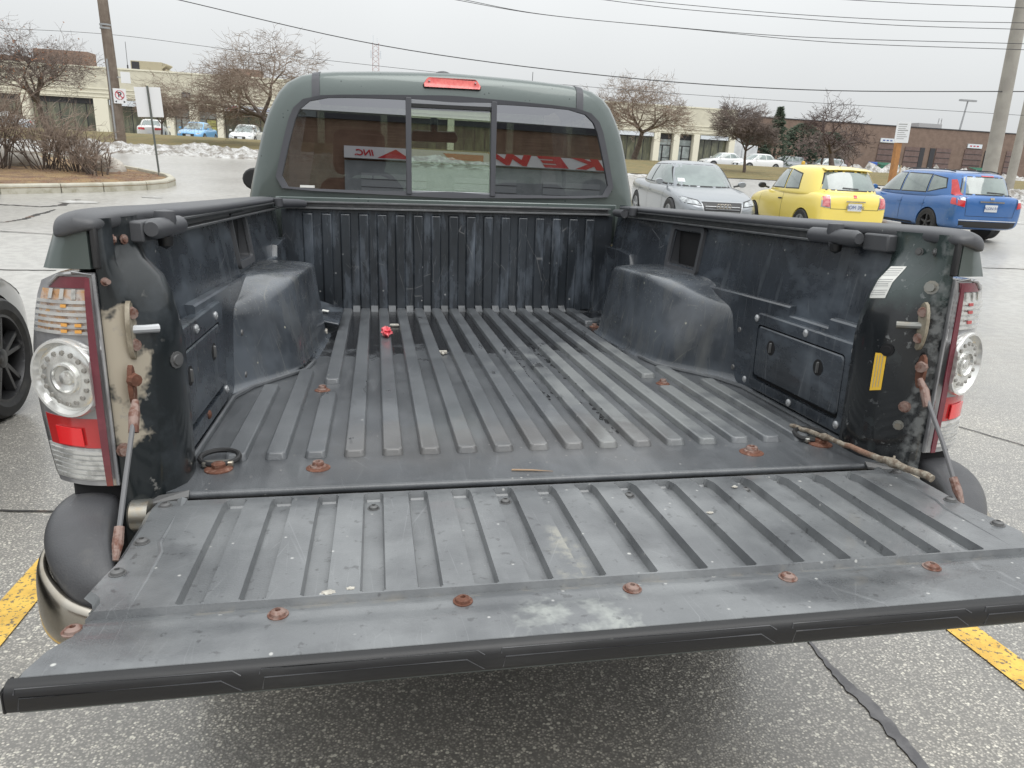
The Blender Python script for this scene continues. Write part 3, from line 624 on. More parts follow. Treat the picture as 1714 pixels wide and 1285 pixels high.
    ax = Vector((.46, -1, 0)).normalized(); cpt = Vector((cx_, ly(cx_, cz_) - .001, cz_))
    def clip(g):
        g.v = [(max(v[0], .7735), v[1], v[2]) for v in g.v]; return g
    B(clip(MB().lathe(cpt, ax, [(.0645, -.012), (.065, .006), (.063, .0105), (.059, .0105), (.057, .004), (.054, .000)], 48)), 'round_lens_rim', white_l, parent=lamp)
    B(clip(MB().lathe(cpt, ax, [(.058, .000), (.050, .004), (.040, .007), (.030, .006), (.026, .006), (.0255, .010), (.022, .0105), (.020, .006), (.012, .004), (.010, .008), (.0001, .010)], 48)), 'round_lens', chromel, parent=lamp, smooth=50)
    a_ = ax.cross(Vector((0, 0, 1))).normalized(); b__ = ax.cross(a_)
    for i in range(16):
        t = 2 * math.pi * i / 16
        B(MB().lathe(cpt + ax * .0062 + (a_ * math.cos(t) + b__ * math.sin(t)) * .0415, ax, [(.0045, 0), (.0038, .0022), (.0001, .0026)], 8), 'led', led, parent=lamp)
    B(patch(.100, .150, .14, .90, .001, 4, 8), 'red_reflector', redl, parent=lamp)
    B(patch(.104, .134, .36, .74, .0055, 2, 4), 'bright_reflector', redb, parent=lamp)
    for i in range(6):
        z = .046 + i * .0085
        B(patch(z, z + .0058, .15, .95, .0035, 1, 8), 'reverse_lens_rib', silver_l, parent=lamp)
    B(patch(.043, .099, .13, .97, .0012, 3, 8), 'reverse_lens', clear_l, parent=lamp)
    # ---- rounded bumper end
    C_ = []
    for y, x0, x1, zb, zt in ((-.08, .77, .850, -.09, -.02), (-.16, .77, .862, -.08, .012), (-.22, .768, .870, -.07, .018), (-.27, .762, .866, -.07, .008), (-.31, .752, .850, -.08, -.008), (-.345, .738, .824, -.10, -.030), (-.372, .72, .795, -.12, -.052), (-.384, .71, .775, -.13, -.070)):
        C_.append([(x0, y, zb), (x0 - .004, y, (zb + zt) / 2), (x0, y, zt - .014), (x0 + .008, y, zt - .003), ((x0 + x1) / 2, y, zt), (x1 - .016, y, zt - .005), (x1 - .002, y, zt - .024), (x1, y, (zb + zt) / 2), (x1 - .004, y, zb + .012), (x1 - .02, y, zb)])
    bc = B(MB().loft(C_), 'bumper_end', bumpm, sub=2)
    K = []
    for y, x1, zb, zt in ((-.14, .872, -.19, -.048), (-.22, .884, -.19, -.050), (-.285, .879, -.19, -.054), (-.33, .860, -.185, -.060), (-.37, .828, -.18, -.072), (-.402, .790, -.175, -.085), (-.412, .72, -.17, -.10)):
        K.append([(x1 - .012, y + .012, zb), (x1, y, zb + .01), (x1 + .002, y, (zb + zt) / 2), (x1 - .002, y, zt - .008), (x1 - .012, y + .010, zt), (x1 - .022, y + .022, zt - .02)])
    B(MB().loft(K), 'bumper_chrome_end', chrome, parent=bc, sub=2)
for s in (-1, 1): side(s)
# printed labels on the right jamb
lm = mat('warning_label', (.70, .70, .66), .5)
def strip_quad(pts, off=(-.0015, -.0004, 0), nx=1, ny=1):
    return MB().plate(pts, off)
jr = [c for c in truck.children if c.name.startswith('tailgate_jamb')][1]
def jamb_pt(y, z):
    dgm = jr.data; return None
bv = BVHTree.FromPolygons([v.co for v in jr.data.vertices], [p.vertices for p in jr.data.polygons])
def onj(y, z, off=.0012):
    h = bv.ray_cast(Vector((.5, y, z)), Vector((1, 0, 0)))
    if h[0] is None: return Vector((.69, y, z))
    return Vector((h[0].x - off, y, z))
def jlabel(name, c4, m_, rows, rng=(0, 1), off=.0016, n=14, thin=.0006):
    g = MB(); (yA, zA), (yB, zB), (yC, zC), (yD, zD) = c4
    A = []
    for j in range(n + 1):
        v = rng[0] + (rng[1] - rng[0]) * j / n
        l_ = Vector((yA + (yD - yA) * v, zA + (zD - zA) * v)); r__ = Vector((yB + (yC - yB) * v, zB + (zC - zB) * v))
        A.append([onj(*(l_.lerp(r__, rows[0] + (rows[1] - rows[0]) * q / 8)), off) for q in range(9)])
    g.loft(A, closed=False, caps=False); return g
wl = ((-.100, .398), (-.140, .402), (-.140, .338), (-.088, .330))
lab = tp(jlabel('l', wl, lm, (0, 1)), 'warning_label', sticker_w, parent=jr)
rr_ = random.Random(5)
for k in range(13):
    v0 = .06 + k * .068; 
    if k in (4, 9): continue
    tp(jlabel('t', wl, inkm, (.06, rr_.uniform(.8, .94)), (v0, v0 + .016), .0022, 2), 'printed_line', inkm, parent=jr)
yl = ((-.146, .226), (-.166, .229), (-.166, .152), (-.146, .146))
tp(jlabel('l', yl, lm, (0, 1)), 'yellow_label', sticker_y, parent=jr)
for k in range(3): tp(jlabel('t', yl, inkm, (.22 + .24 * k, .27 + .24 * k), (.06, .92), .0022, 14), 'printed_line', inkm, parent=jr)

# ---- tailgate
EX = [(-.203, .712), (-.33, .703), (-.44, .700), (-.487, .707), (-.529, .711), (-.545, .696), (-.560, .690), (-.60, .693), (-.636, .698), (-.66, .712), (-.70, .721), (-.735, .722)]
def ex(y):
    if y > EX[0][0]: return EX[0][1]
    for (a, xa), (b_, xb) in zip(EX, EX[1:]):
        if b_ <= y <= a: return xa + (xb - xa) * (a - y) / (a - b_)
    return EX[-1][1]
zy = [(-.205, -.026), (-.2075, -.013), (-.2125, -.0055), (-.224, .0005), (-.27, .0095), (-.580, .0115), (-.5835, .0020), (-.606, .0100), (-.630, .0100), (-.638, .0125), (-.697, .0145), (-.7035, .0128), (-.7055, .009), (-.706, .000)]
def zbase(y):
    for (a, za), (b_, zb) in zip(zy, zy[1:]):
        if b_ <= y <= a: return za + (zb - za) * (a - y) / (a - b_)
    return zy[-1][1]
gxs = set([-1.0, -.985, -.94, .94, .985, 1.0]); GX = []
for k in range(1, 17):
    c_ = (k - 8.5) * PITCH; GX.append(c_)
    for d in (-.0170, -.0145, -.0115, 0, .0115, .0145, .0170): gxs.add(round(c_ + d, 5))
for k in range(17): gxs.add(round((k - 8) * PITCH, 5))
gxs = sorted(x for x in gxs if abs(x) < .62 or abs(x) > .9)
gys = [-.205, -.2075, -.2125, -.224, -.234, -.2375, -.240, -.243, -.256, -.270, -.30, -.33, -.36, -.40, -.44, -.48, -.487, -.51, -.529, -.537, -.545, -.560, -.567, -.572, -.5745, -.577, -.580, -.5835, -.597, -.606, -.615, -.630, -.640, -.66, -.68, -.697, -.7035, -.7055, -.706]
def tgf(x, y):
    X = x if abs(x) < .9 else (1 if x > 0 else -1) * (ex(y) - (0 if abs(x) == 1 else (.010 if abs(x) > .96 else .03)))
    z = zbase(y)
    for c_ in GX:
        d = abs(x - c_)
        if d < .0171 and -.5765 < y < -.236:
            inner = .0145 if (-.572 <= y <= -.2429) else (.0115 if (-.575 <= y <= -.2374) else -1)
            if d <= inner + 1e-4: z -= .0145 if abs(inner - .0145) < 1e-5 else .011
            break
    if abs(x) == 1.0: z -= .010
    return (X, y, z)
tgo = MB().grid(gxs, gys[::-1], tgf)
tailgate = tp(tgo, 'tailgate', tgm, smooth=28)
rings = [[(-ex(y) + .004, y, -.004 if zt else -.045) for y in (-.20,)] for zt in (1,)]
low = MB(); ring = [(x * (ex(y) - .003), y) for x, y in [(-1, -.208), (-1, -.33), (-1, -.44), (-1, -.529), (-1, -.56), (-1, -.636), (-1, -.70), (-1, -.728), (1, -.728), (1, -.70), (1, -.636), (1, -.56), (1, -.529), (1, -.44), (1, -.33), (1, -.208)]]
low.loft([[(x, y if y > -.69 else -.700, z) for x, y in ring] for z in (-.021, -.034)])
tp(low, 'tailgate_shell', green, parent=tailgate)
# outer trim: ribbed black strip that wraps the edge
prof = [(-.7035, .0120), (-.7105, .0115), (-.7155, .0075), (-.7180, .001), (-.7188, -.006), (-.7185, -.0135), (-.7170, -.0195), (-.7140, -.0225), (-.705, -.024)]
trim = MB().loft([[(x, y, z) for y, z in prof] for x in (-.7225, -.6, -.3, 0, .3, .6, .7225)])
trim = tp(trim, 'edge_trim', blackp, parent=tailgate, smooth=40)
tp(MB().box(-.7270, -.7227, -.7170, -.690, -.0225, .006), 'trim_end', blackp, parent=tailgate, bevel=.003)
tp(MB().box(.7227, .7270, -.7170, -.690, -.0225, .006), 'trim_end', blackp, parent=tailgate, bevel=.003)
def onprof(z):
    for (ya, za), (yb, zb) in zip(prof[2:], prof[3:]):
        if zb <= z <= za: return ya + (yb - ya) * (za - z) / (za - zb)
    return prof[2][0]
for a, b_ in ((-.715, -.486), (-.468, -.214), (-.196, .158), (.178, .44), (.46, .715)):
    for zt, zb, sh in ((.0070, .0015, .006), (-.0025, -.0175, .014)):
        pts = [(a + sh * .3, onprof(zb) - .0002, zb), (a + sh * .5, onprof(zt) - .0002, zt), (b_ - sh * 1.5, onprof(zt) - .0002, zt), (b_, onprof(zb) - .0002, zb)]
        tp(MB().tube(pts, .0009, 6), 'trim_ridge', bumpm, parent=tailgate)
def screw(x, y, z, mt, r=.0125, nm='screw', parent=None):
    return tp(MB().lathe((x, y, z), (0, 0, 1), [(r * 1.25, 0), (r * 1.25, .0016), (r, .0018), (r * .92, .005), (r * .65, .0068), (.0035, .0074), (.0032, .004), (.0001, .004)], 22), nm, mt, parent=parent)
for k in range(6): screw(-.692 + .2305 * k + (.003 if k else 0), -.6145, -.0028 + .0125 if k else .0070, (rusts, rusts, rust, rusts, rusts, rusts)[k], .0104, parent=tailgate)
screw(.692, -.6145, .0070, rust, parent=tailgate)
for k in (4, 7, 10, 13): screw((k - 8.5) * PITCH, -.281, -.0060, greyscrew, .0085, parent=tailgate)
for x, y in ((-.680, -.262), (-.678, -.395), (-.683, -.486), (.678, -.40), (.683, -.50), (.675, -.262)): screw(x, y, zbase(y) - .0005, greyscrew, .009, parent=tailgate)
# moulded channel along both side edges
for s in (-1, 1):
    tp(MB().tube([(s * .663, -.225, -.003), (s * .655, -.27, .004), (s * .652, -.40, .0085), (s * .642, -.43, .0085), (s * .640, -.575, .0085)], [.010, .005, .004, .004, .003], 8), 'edge_bead', tgm, parent=tailgate)
    h = tp(MB().lathe((s * .716, -.222, -.022), (s, 0, 0), [(.020, -.002), (.026, 0), (.026, .028), (.022, .032), (.0001, .032)], 22), 'hinge_cup', zinc)
    tp(MB().plate([(s * .66, -.197, -.004), (s * .66, -.186, .004), (s * .735, -.196, -.004), (s * .735, -.215, -.010)], (0, 0, -.004)), 'hinge_strap', greyscrew)
# ---- hardware on the bed floor
for x, y, r in ((-.448, -.094, .0140), (.451, -.100, .0155), (-.478, .469, .0125), (.475, .468, .0120), (.534, 1.357, .0125)):
    w_ = tp(MB().lathe((x, y, 0), (0, 0, 1), [(r * 1.65, -.002), (r * 1.65, .0008), (r * 1.25, .0036), (r * 1.0, .004)], 26), 'floor_washer', rust)
    tp(MB().lathe((x, y, .004), (0, 0, 1), [(r * 1.12, 0), (r * 1.05, .002), (r * .82, .0032), (r * .80, .0075), (r * .68, .0098), (r * .35, .0100), (r * .3, .006), (.0001, .006)], 22), 'floor_bolt', rusts, parent=w_)
for x, y, rot in ((-.636, -.066, 15), (.630, -.050, -25)):
    P = [(x + .034 * math.cos(t) * 1.05, y + .018 + .030 * math.sin(t), .012 + .004 * math.sin(t)) for t in [2 * math.pi * i / 24 for i in range(25)]]
    rg_ = tp(MB().tube(P, .0052, 8, caps=False), 'tie_down_ring', rubber)
    tp(MB().lathe((x + .004, y - .016, 0), (0, 0, 1), [(.026, -.002), (.026, .002), (.020, .005), (.012, .0055)], 18), 'ring_base', rust, parent=rg_)
    tp(MB().box(x - .028, x + .030, y - .012, y + .004, .002, .013), 'ring_clip', zinc, parent=rg_, bevel=.003)
    tp(MB().lathe((x + .004, y - .016, .005), (0, 0, 1), [(.013, 0), (.013, .007), (.010, .009), (.0001, .009)], 12), 'ring_bolt', rust, parent=rg_)
# near-black box under the hinge gap: the shade of the void put into colour
tp(MB().box(-.70, .70, -.204, -.178, -.075, -.050), 'hinge_gap_shade', dark)

# ---- cab
def resample(poly, cen, N):
    out_ = []
    for i in range(N):
        a = 2 * math.pi * i / N; d = Vector((math.cos(a), math.sin(a))); best = None
        for p, q in zip(poly, poly[1:] + poly[:1]):
            p = Vector(p) - cen; q = Vector(q) - cen; e = q - p; den = d.x * e.y - d.y * e.x
            if abs(den) < 1e-9: continue
            t = (p.x * e.y - p.y * e.x) / den; u = (p.x * d.y - p.y * d.x) / den
            if t > 0 and -1e-6 <= u <= 1 + 1e-6 and (best is None or t < best): best = t
        out_.append(cen + d * best)
    return out_
def sym(half): return half + [(-x, z) for x, z in reversed(half) if x > 1e-6]
def fillet(poly, r, n=5):
    o_ = []; L_ = len(poly)
    for i in range(L_):
        p, a, b_ = Vector(poly[i]), Vector(poly[i - 1]), Vector(poly[(i + 1) % L_]); ra = r[i] if isinstance(r, list) else r
        u, v = (a - p), (b_ - p); ra = min(ra, u.length * .45, v.length * .45); u.normalize(); v.normalize()
        for k in range(n + 1):
            t = k / n; o_.append((p + u * ra * (1 - t) ** 2 + v * ra * t ** 2))
    return [tuple(q) for q in o_]
NR = 96; CEN = Vector((0, .70))
def YG(x): return 1.862 + .012 * (abs(x) / .7) ** 2 * 1.0      # rear glass bows rearward at its centre
winh = [(.02, .499), (.30, .500), (.700, .506), (.735, .530), (.702, .66), (.664, .79), (.642, .835), (.602, .866), (.52, .882), (.30, .889), (.02, .893)]
win = fillet(sym(winh), [.01, .01, .04, .03, .06, .05, .03, .04, .05, .05, .02] + [.02, .05, .05, .04, .03, .05, .06, .03, .04, .01, .01])
def ring_of(poly, y): return [(p.x, (y(p.x) if callable(y) else y), p.y) for p in resample(poly, CEN, NR)]
def scl(poly, d):   # grow a polygon radially
    return [tuple(CEN + (Vector(p) - CEN) * (1 + d / (Vector(p) - CEN).length)) for p in poly]
outh = [(.02, .27), (.82, .27), (.862, .30), (.862, .467), (.822, .62), (.790, .745), (.757, .83), (.704, .918), (.642, .960), (.54, .981), (.30, .995), (.02, 1.002)]
outp = fillet(sym(outh), [.01, .02, .02, .03, .05, .05, .05, .05, .04, .05, .1, .05] + [.05, .1, .05, .04, .05, .05, .05, .05, .03, .02, .02, .01])
def SL(z): return 2.72 + max(0, (.985 - z)) * 1.45
r0, r1, r2, r3 = ring_of(scl(win, .004), lambda x: YG(x) + .02), ring_of(scl(win, .008), lambda x: YG(x) + .003), ring_of(scl(outp, -.050), lambda x: 1.872 + .010 * (abs(x) / .7) ** 2), ring_of(scl(outp, -.016), lambda x: 1.884 + .012 * (abs(x) / .7) ** 2)
base = resample(outp, CEN, NR); shells = []
for t in (0, .02, .06):
    shells.append([(p.x * (1 + .004 * t * 10), 1.905 + t * .9 + .012 * (abs(p.x) / .7) ** 2, CEN.y + (p.y - CEN.y) * (1 + .012 * math.sqrt(t / .06)) if p.y > .5 else p.y) for p in base])
nl = 12; body_rows = []
for k in range(1, nl + 1):
    t = k / nl; rowp = []
    for p in base:
        y1 = SL(max(.46, p.y)) if p.y > .44 else 3.50
        y = 1.96 + (y1 - 1.96) * t; grow = 1.012
        crown = (.010 * math.sin(math.pi * t)) if p.y > .9 else 0
        rowp.append((p.x * (1.03 if p.y < .6 else 1.015), y, (CEN.y + (p.y - CEN.y) * grow if p.y > .5 else p.y) + crown))
    body_rows.append(rowp)
# side windows are left open in the shell, then glazed
mb = MB(); rws = [r0, r1, r2, r3] + shells + body_rows; n = NR
vs = [p for r in rws for p in r]; fs = []
for i in range(len(rws) - 1):
    for j in range(n):
        a = i * n + j; b_ = i * n + (j + 1) % n
        cz = sum(vs[q][2] for q in (a, b_, a + n, b_ + n)) / 4; k = i - (len(rws) - 1 - nl)
        if 3 <= k <= nl - 2 and .53 < cz < .89 and abs(vs[a][0]) > .5: continue
        fs.append((a, b_, b_ + n, a + n))
mb.add(vs, fs)
cab = tp(mb, 'cab', green, smooth=50)
tp(MB().add(*((lambda A: (A, [(0, 1, 2, 3)]))([(-.80, 2.3, .50), (-.80, 3.2, .50), (-.70, 3.0, .90), (-.70, 2.3, .90)]))), 'side_glass', windscreen, smooth=0)
tp(MB().add(*((lambda A: (A, [(0, 1, 2, 3)]))([(.80, 2.3, .50), (.80, 3.2, .50), (.70, 3.0, .90), (.70, 2.3, .90)]))), 'side_glass', windscreen, smooth=0)
# rubber frame round the rear glass
def band(pa, pb, y0, y1): return MB().loft([ring_of(pa, lambda x: YG(x) + y1), ring_of(pa, lambda x: YG(x) + y0), ring_of(pb, lambda x: YG(x) + y0 + .002), ring_of(pb, lambda x: YG(x) + y1)], caps=False)
wf = tp(band(scl(win, .014), scl(win, -.012), -.008, .016), 'window_frame', framem, smooth=40)
def pane(x0, x1, m_, name, off=.004, parent=wf):
    p = resample(scl(win, -.006), CEN, NR); g = MB(); n_ = 10; rows = []
    top = lambda x: .889 - .020 * (abs(x) / .5) ** 2 if abs(x) < .5 else .869 - (abs(x) - .5) * .5
    # vertical strips clipped to the window outline
    pts = [Vector(q) for q in scl(win, -.006)]
    def zr(x):
        zs_ = []
        for a, b_ in zip(pts, pts[1:] + pts[:1]):
            if (a.x - x) * (b_.x - x) <= 0 and abs(a.x - b_.x) > 1e-9: zs_.append(a.y + (b_.y - a.y) * (x - a.x) / (b_.x - a.x))
        return (min(zs_), max(zs_)) if len(zs_) > 1 else None
    X = [x0 + (x1 - x0) * i / 24 for i in range(25)]
    for x in X:
        z = zr(x)
        if z: rows.append([(x, YG(x) + off, z[0]), (x, YG(x) + off, (z[0] + z[1]) / 2), (x, YG(x) + off, z[1])])
    g.loft(rows, closed=False, caps=False); return tp(g, name, m_, parent=parent, smooth=180)
pane(-.722, -.190, tinted, 'rear_glass'); pane(.183, .722, tinted, 'rear_glass'); 
pane(-.182, .176, clearg, 'sliding_glass', .012)
for xc in (-.186, .181):
    tp(MB().box(xc - .0115, xc + .0115, 1.850, 1.878, .497, .892), 'glass_divider', framem, parent=wf, bevel=.002)
tp(MB().box(-.175, .170, 1.856, 1.872, .868, .886), 'slider_rail', mat('slider_rail', (.30, .31, .33), .35, metal=.4), parent=wf, bevel=.002)
tp(MB().box(-.175, .170, 1.857, 1.876, .855, .868), 'slider_seal', rubber, parent=wf)
tp(MB().box(-.175, .170, 1.856, 1.872, .502, .512), 'slider_rail', bpy.data.materials['slider_rail'], parent=wf, bevel=.002)
tp(MB().box(-.645, -.585, 1.868, 1.8695, .512, .522), 'window_label', sticker_w, parent=wf)
# third brake light
lb = [(-.119, .938), (-.122, .950), (-.106, .974), (-.098, .978), (.098, .978), (.106, .974), (.122, .950), (.119, .938)]
tb = tp(MB().loft([[(x * 1.02, 1.905, z - .003) for x, z in lb], [(x * 1.02, 1.868, z - .003) for x, z in lb]]), 'brake_light_base', rubber, smooth=20)
tp(MB().loft([[(x, 1.869, z) for x, z in lb], [(x * .99, 1.857 + .012 * (z > .96), z) for x, z in lb]]), 'brake_light_lens', mat('brake_lens', (.62, .045, .04), .22, coat=1, var=((.80, .16, .13), 40, .35, .7)), parent=tb, bevel=.002)
for x in (-.098, .098): tp(MB().lathe((x, 1.858, .962), (0, -1, .3), [(.0045, -.002), (.004, .003), (.0001, .003)], 10), 'brake_light_screw', redd, parent=tb)
# roof drip strips
for s in (-1, 1):
    g = MB(); A = []
    def at(row, x):
        for p, q in zip(row, row[1:] + row[:1]):
            if min(p[2], q[2]) > .80 and (p[0] - x) * (q[0] - x) <= 0 and p[0] != q[0]:
                t = (x - p[0]) / (q[0] - p[0]); return Vector(p).lerp(Vector(q), t)
    for k, row in enumerate(rws[1:]):
        x0 = s * (.566 - .001 * k)
        P3 = [at(row, x0 + d) for d in (-.0155, .0155)]
        if any(p is None for p in P3): continue
        nrm = Vector((0, -1, .15)) if k < 2 else Vector((0, -.5, .8)) if k < 5 else Vector((0, 0, 1))
        nrm.normalize(); A.append([P3[0] - nrm * .003, P3[0] + nrm * .0035, P3[1] + nrm * .0035, P3[1] - nrm * .003])
    g.loft(A)
    tp(g, 'roof_strip', framem)
tp(MB().lathe((-.02, 2.10, 1.004), (0, 0, 1), [(.038, .006), (.037, .020), (.028, .030), (.0001, .034)], 20), 'roof_antenna', capm, sub=1)
for s in (-1, 1):
    mr2 = tp(MB().loft([[(s * (.99 + .070 * math.cos(t)), 3.02 + dy, .545 + .062 * math.sin(t)) for t in [2 * math.pi * i / 16 for i in range(16)]] for dy in (-.05, 0, .05)]), 'door_mirror', blackp, smooth=60, bevel=.01)
    tp(MB().tube([(s * .82, 3.05, .50), (s * .95, 3.03, .52)], .02, 8), 'mirror_arm', blackp, parent=mr2)
tp(MB().loft([[(x, SL(z) - .02, z) for x, z in ((-.74, .50), (.74, .50), (.60, .955), (-.60, .955))], [(x, SL(z) - .012, z) for x, z in ((-.74, .50), (.74, .50), (.60, .955), (-.60, .955))]]), 'windscreen', windscreen, smooth=0)
# interior: headliner, dashboard, seats, wheel, mirror
tp(MB().box(-.60, .60, 1.95, 2.68, .925, .932), 'headliner', headliner)
tp(MB().box(-.78, .78, 3.02, 3.40, .20, .475), 'dashboard', interior, bevel=.03)
tp(MB().box(-.80, .80, 1.93, 3.45, -.20, -.17), 'cab_floor', interior)
tp(MB().box(-.74, .74, 1.915, 1.935, -.15, .485), 'cab_back_trim', interior)
for xc in (-.40, .42):
    st = tp(MB().loft([[(xc + x, 2.28 + (z - .1) * -.25, z) for x, z in ((-.25, -.05), (.25, -.05), (.24, .42), (.16, .56), (-.16, .56), (-.24, .42))], [(xc + x, 2.42 + (z - .1) * -.25, z) for x, z in ((-.25, -.05), (.25, -.05), (.24, .42), (.16, .56), (-.16, .56), (-.24, .42))]]), 'seat_back', seatm, bevel=.03)
    if xc < 0:
        tp(MB().loft([[(xc + x, y, z) for x, z in ((-.105, .575), (.105, .575), (.12, .62), (.115, .755), (.08, .775), (-.08, .775), (-.115, .755), (-.12, .62))] for y in (2.13, 2.21)]), 'head_restraint', seatm, parent=st, bevel=.015)
        for dx in (-.06, .06): tp(MB().tube([(xc + dx, 2.19, .53), (xc + dx, 2.17, .60)], .006, 6), 'restraint_post', greyscrew, parent=st)
    tp(MB().box(xc - .26, xc + .26, 2.35, 2.85, -.05, .08), 'seat_cushion', seatm, bevel=.04)
P = [(-.36 + .19 * math.cos(t), 2.86 + .08 * math.sin(t) * .6, .44 + .17 * math.sin(t)) for t in [2 * math.pi * i / 28 for i in range(29)]]
swl = tp(MB().tube(P, .015, 8, caps=False), 'steering_wheel', blackp)
tp(MB().loft([[(-.36 + .09 * math.cos(t), 2.86 + .02 * math.sin(t), .43 + .06 * math.sin(t)) for t in [2 * math.pi * i / 12 for i in range(12)]], [(-.36 + .05 * math.cos(t), 2.98, .40 + .05 * math.sin(t)) for t in [2 * math.pi * i / 12 for i in range(12)]]]), 'steering_hub', blackp, parent=swl)
for q in ((-.19, .0), (.19, .0), (0, -.17)): tp(MB().tube([(-.36, 2.87, .43), (-.36 + q[0], 2.86 + q[1] * .3, .44 + q[1])], .014, 6), 'wheel_spoke', blackp, parent=swl)
im = tp(MB().loft([[(x, y, z) for x, z in ((-.125, .775), (.125, .775), (.135, .80), (.12, .835), (-.12, .835), (-.135, .80))] for y in (2.86, 2.89)]), 'interior_mirror', blackp, bevel=.008)
tp(MB().tube([(0, 2.875, .83), (0, 2.89, .90)], .022, 8), 'mirror_stalk', blackp, parent=im)
# ---- nose, underbody and wheels
hood = MB().loft([[(-.80, y, -.25), (.80, y, -.25), (wd, y, zt - .06), (wd - .10, y, zt), (-wd + .10, y, zt), (-wd, y, zt - .06)] for y, wd, zt in ((3.42, .84, .45), (3.9, .86, .42), (4.4, .84, .36), (4.62, .76, .22), (4.70, .70, .05))])
o = tp(hood, 'bonnet', green, bevel=.02)
tp(MB().box(-.80, .80, 1.90, 3.45, -.30, .28), 'door_sill_body', green, bevel=.02)
tp(MB().box(-.50, -.42, -.10, 4.6, -.32, -.16).box(.42, .50, -.10, 4.6, -.32, -.16).box(-.50, .50, .2, .28, -.30, -.2), 'chassis_frame', rubber)
tp(MB().box(-.74, .74, -.06, 1.80, -.16, -.035), 'bed_underside', rubber)
bb_ = tp(MB().loft([[(x, y, z) for y, z in ((-.26, -.10), (-.36, -.11), (-.392, -.13), (-.395, -.19), (-.36, -.20), (-.26, -.20))] for x in (-.74, -.3, .3, .74)]), 'rear_bumper', chrome, bevel=.01)
tp(MB().box(-.60, .60, -.35, -.24, -.104, -.085), 'bumper_step', bumpm, parent=bb_, bevel=.006)
def road_wheel(parent, loc, r, w_, s, rimm, tyrem, spokes=5, big=False, name='wheel', rimr=.64):
    """wheel lying in the yz plane; s = side the face points to"""
    ax = (s, 0, 0)
    t = MB().lathe((0, 0, 0), ax, [(r * rimr, -w_ / 2), (r * .93, -w_ / 2), (r * .99, -w_ * .40), (r, -w_ * .2), (r, w_ * .2), (r * .99, w_ * .40), (r * .94, w_ / 2), (r * .80, w_ * .53), (r * rimr, w_ * .46), (r * rimr * .98, 0)], 40, caps=False).build(name, tyrem, parent, loc=loc)
    rm = MB().lathe((0, 0, 0), ax, [(r * rimr, w_ * .46), (r * rimr * .94, w_ * .47), (r * rimr * .90, w_ * .30), (r * rimr * .88, -w_ * .1), (.03, -w_ * .15)], 36, caps=False)
    rm.build('rim', rimm, t)
    sp = MB()
    for k in range(spokes):
        a = 2 * math.pi * (k + .25) / spokes
        for da in ((-.20, .20) if big else (0,)):
            c0, c1 = a + da * .35, a + da * 1.0
            for (t0, t1, rr0, rr1) in ((c0, c1, .03, r * rimr * .93),):
                p0 = Vector((0, math.cos(t0), math.sin(t0))) * rr0; p1 = Vector((0, math.cos(t1), math.sin(t1))) * rr1; d = Vector((0, -(p1 - p0).z, (p1 - p0).y)).normalized()
                ww = .018 if big else r * .10
                x0, x1 = s * w_ * .20, s * w_ * .42
                sp.loft([[Vector((x0, 0, 0)) + p0 - d * ww, Vector((x0, 0, 0)) + p0 + d * ww, Vector((x1 * .95, 0, 0)) + p0 + d * ww * .7, Vector((x1 * .95, 0, 0)) + p0 - d * ww * .7],
                         [Vector((x0, 0, 0)) + p1 - d * ww * 1.1, Vector((x0, 0, 0)) + p1 + d * ww * 1.1, Vector((x1, 0, 0)) + p1 + d * ww * .6, Vector((x1, 0, 0)) + p1 - d * ww * .6]])
    sp.lathe((0, 0, 0), ax, [(.055, w_ * .1), (.052, w_ * .42), (.03, w_ * .46), (.0001, w_ * .46)], 16)
    sp.build('spokes', rimm, t, bevel=.002)
    return t
rimg = mat('rim_grey', (.30, .30, .31), .4, metal=.6)
for s in (-1, 1):
    for y in (.83, 4.05): road_wheel(truck, (s * .74, y, FZ - .40), .36, .24, s, rimg, tyre)

# ================================================================== loose things lying in the bed (placed in the pickup's frame)
def tw(p): return RT @ Vector((p[0], p[1], p[2] + FZ))
def lying(mb, name, m_, label, cat, group=None, **k):
    o = mb.build(name, m_, **k); o.rotation_euler = RT.to_euler(); o.location = RT @ Vector((0, 0, FZ)); return tag(o, label, cat, group)
def crumple(c, size, seed, h, am=1.0):
    rr = random.Random(seed); bm = bmesh.new(); bmesh.ops.create_icosphere(bm, subdivisions=3, radius=1)
    for v in bm.verts:
        q = noise.noise(v.co * 2.2 + Vector((seed, 0, 0))) * .9 + noise.noise(v.co * 5 + Vector((0, seed, 0))) * .4
        v.co *= (1 + q * am)
    m_ = MB(); zmin = min(v.co.z for v in bm.verts)
    m_.add([(c[0] + v.co.x * size[0], c[1] + v.co.y * size[1], c[2] + (v.co.z - zmin) * h) for v in bm.verts], [tuple(v.index for v in f.verts) for f in bm.faces]); bm.free(); return m_
lying(crumple((-.301, 1.115, .0125), (.019, .030, 1), 5, .017, .55), 'candy_wrapper', redplastic, 'crumpled red wrapper on a rib at the left of the bed floor', 'wrapper', smooth=20)
def stick(P, r, seed, twigs=()):
    rr = random.Random(seed); m_ = MB(); pts = []; rad = []
    n_ = 26
    for i in range(n_ + 1):
        t = i / n_; p = Vector(P[0]).lerp(Vector(P[1]), t); p += Vector((rr.uniform(-1, 1), rr.uniform(-1, 1), rr.uniform(-1, 1))) * .0016 + Vector((0, .010 * math.sin(t * 5), 0))
        pts.append(p); rad.append(r[0] + (r[1] - r[0]) * t + rr.uniform(0, .0012) + (.003 if abs(t - .30) < .02 or abs(t - .78) < .02 else 0))
    m_.tube(pts, rad, 8)
    for t, d, l_ in twigs:
        p = pts[int(t * n_)]; m_.tube([p, p + Vector(d) * l_ * .5, p + Vector(d) * l_], [.0035, .003, .002], 6)
    return m_
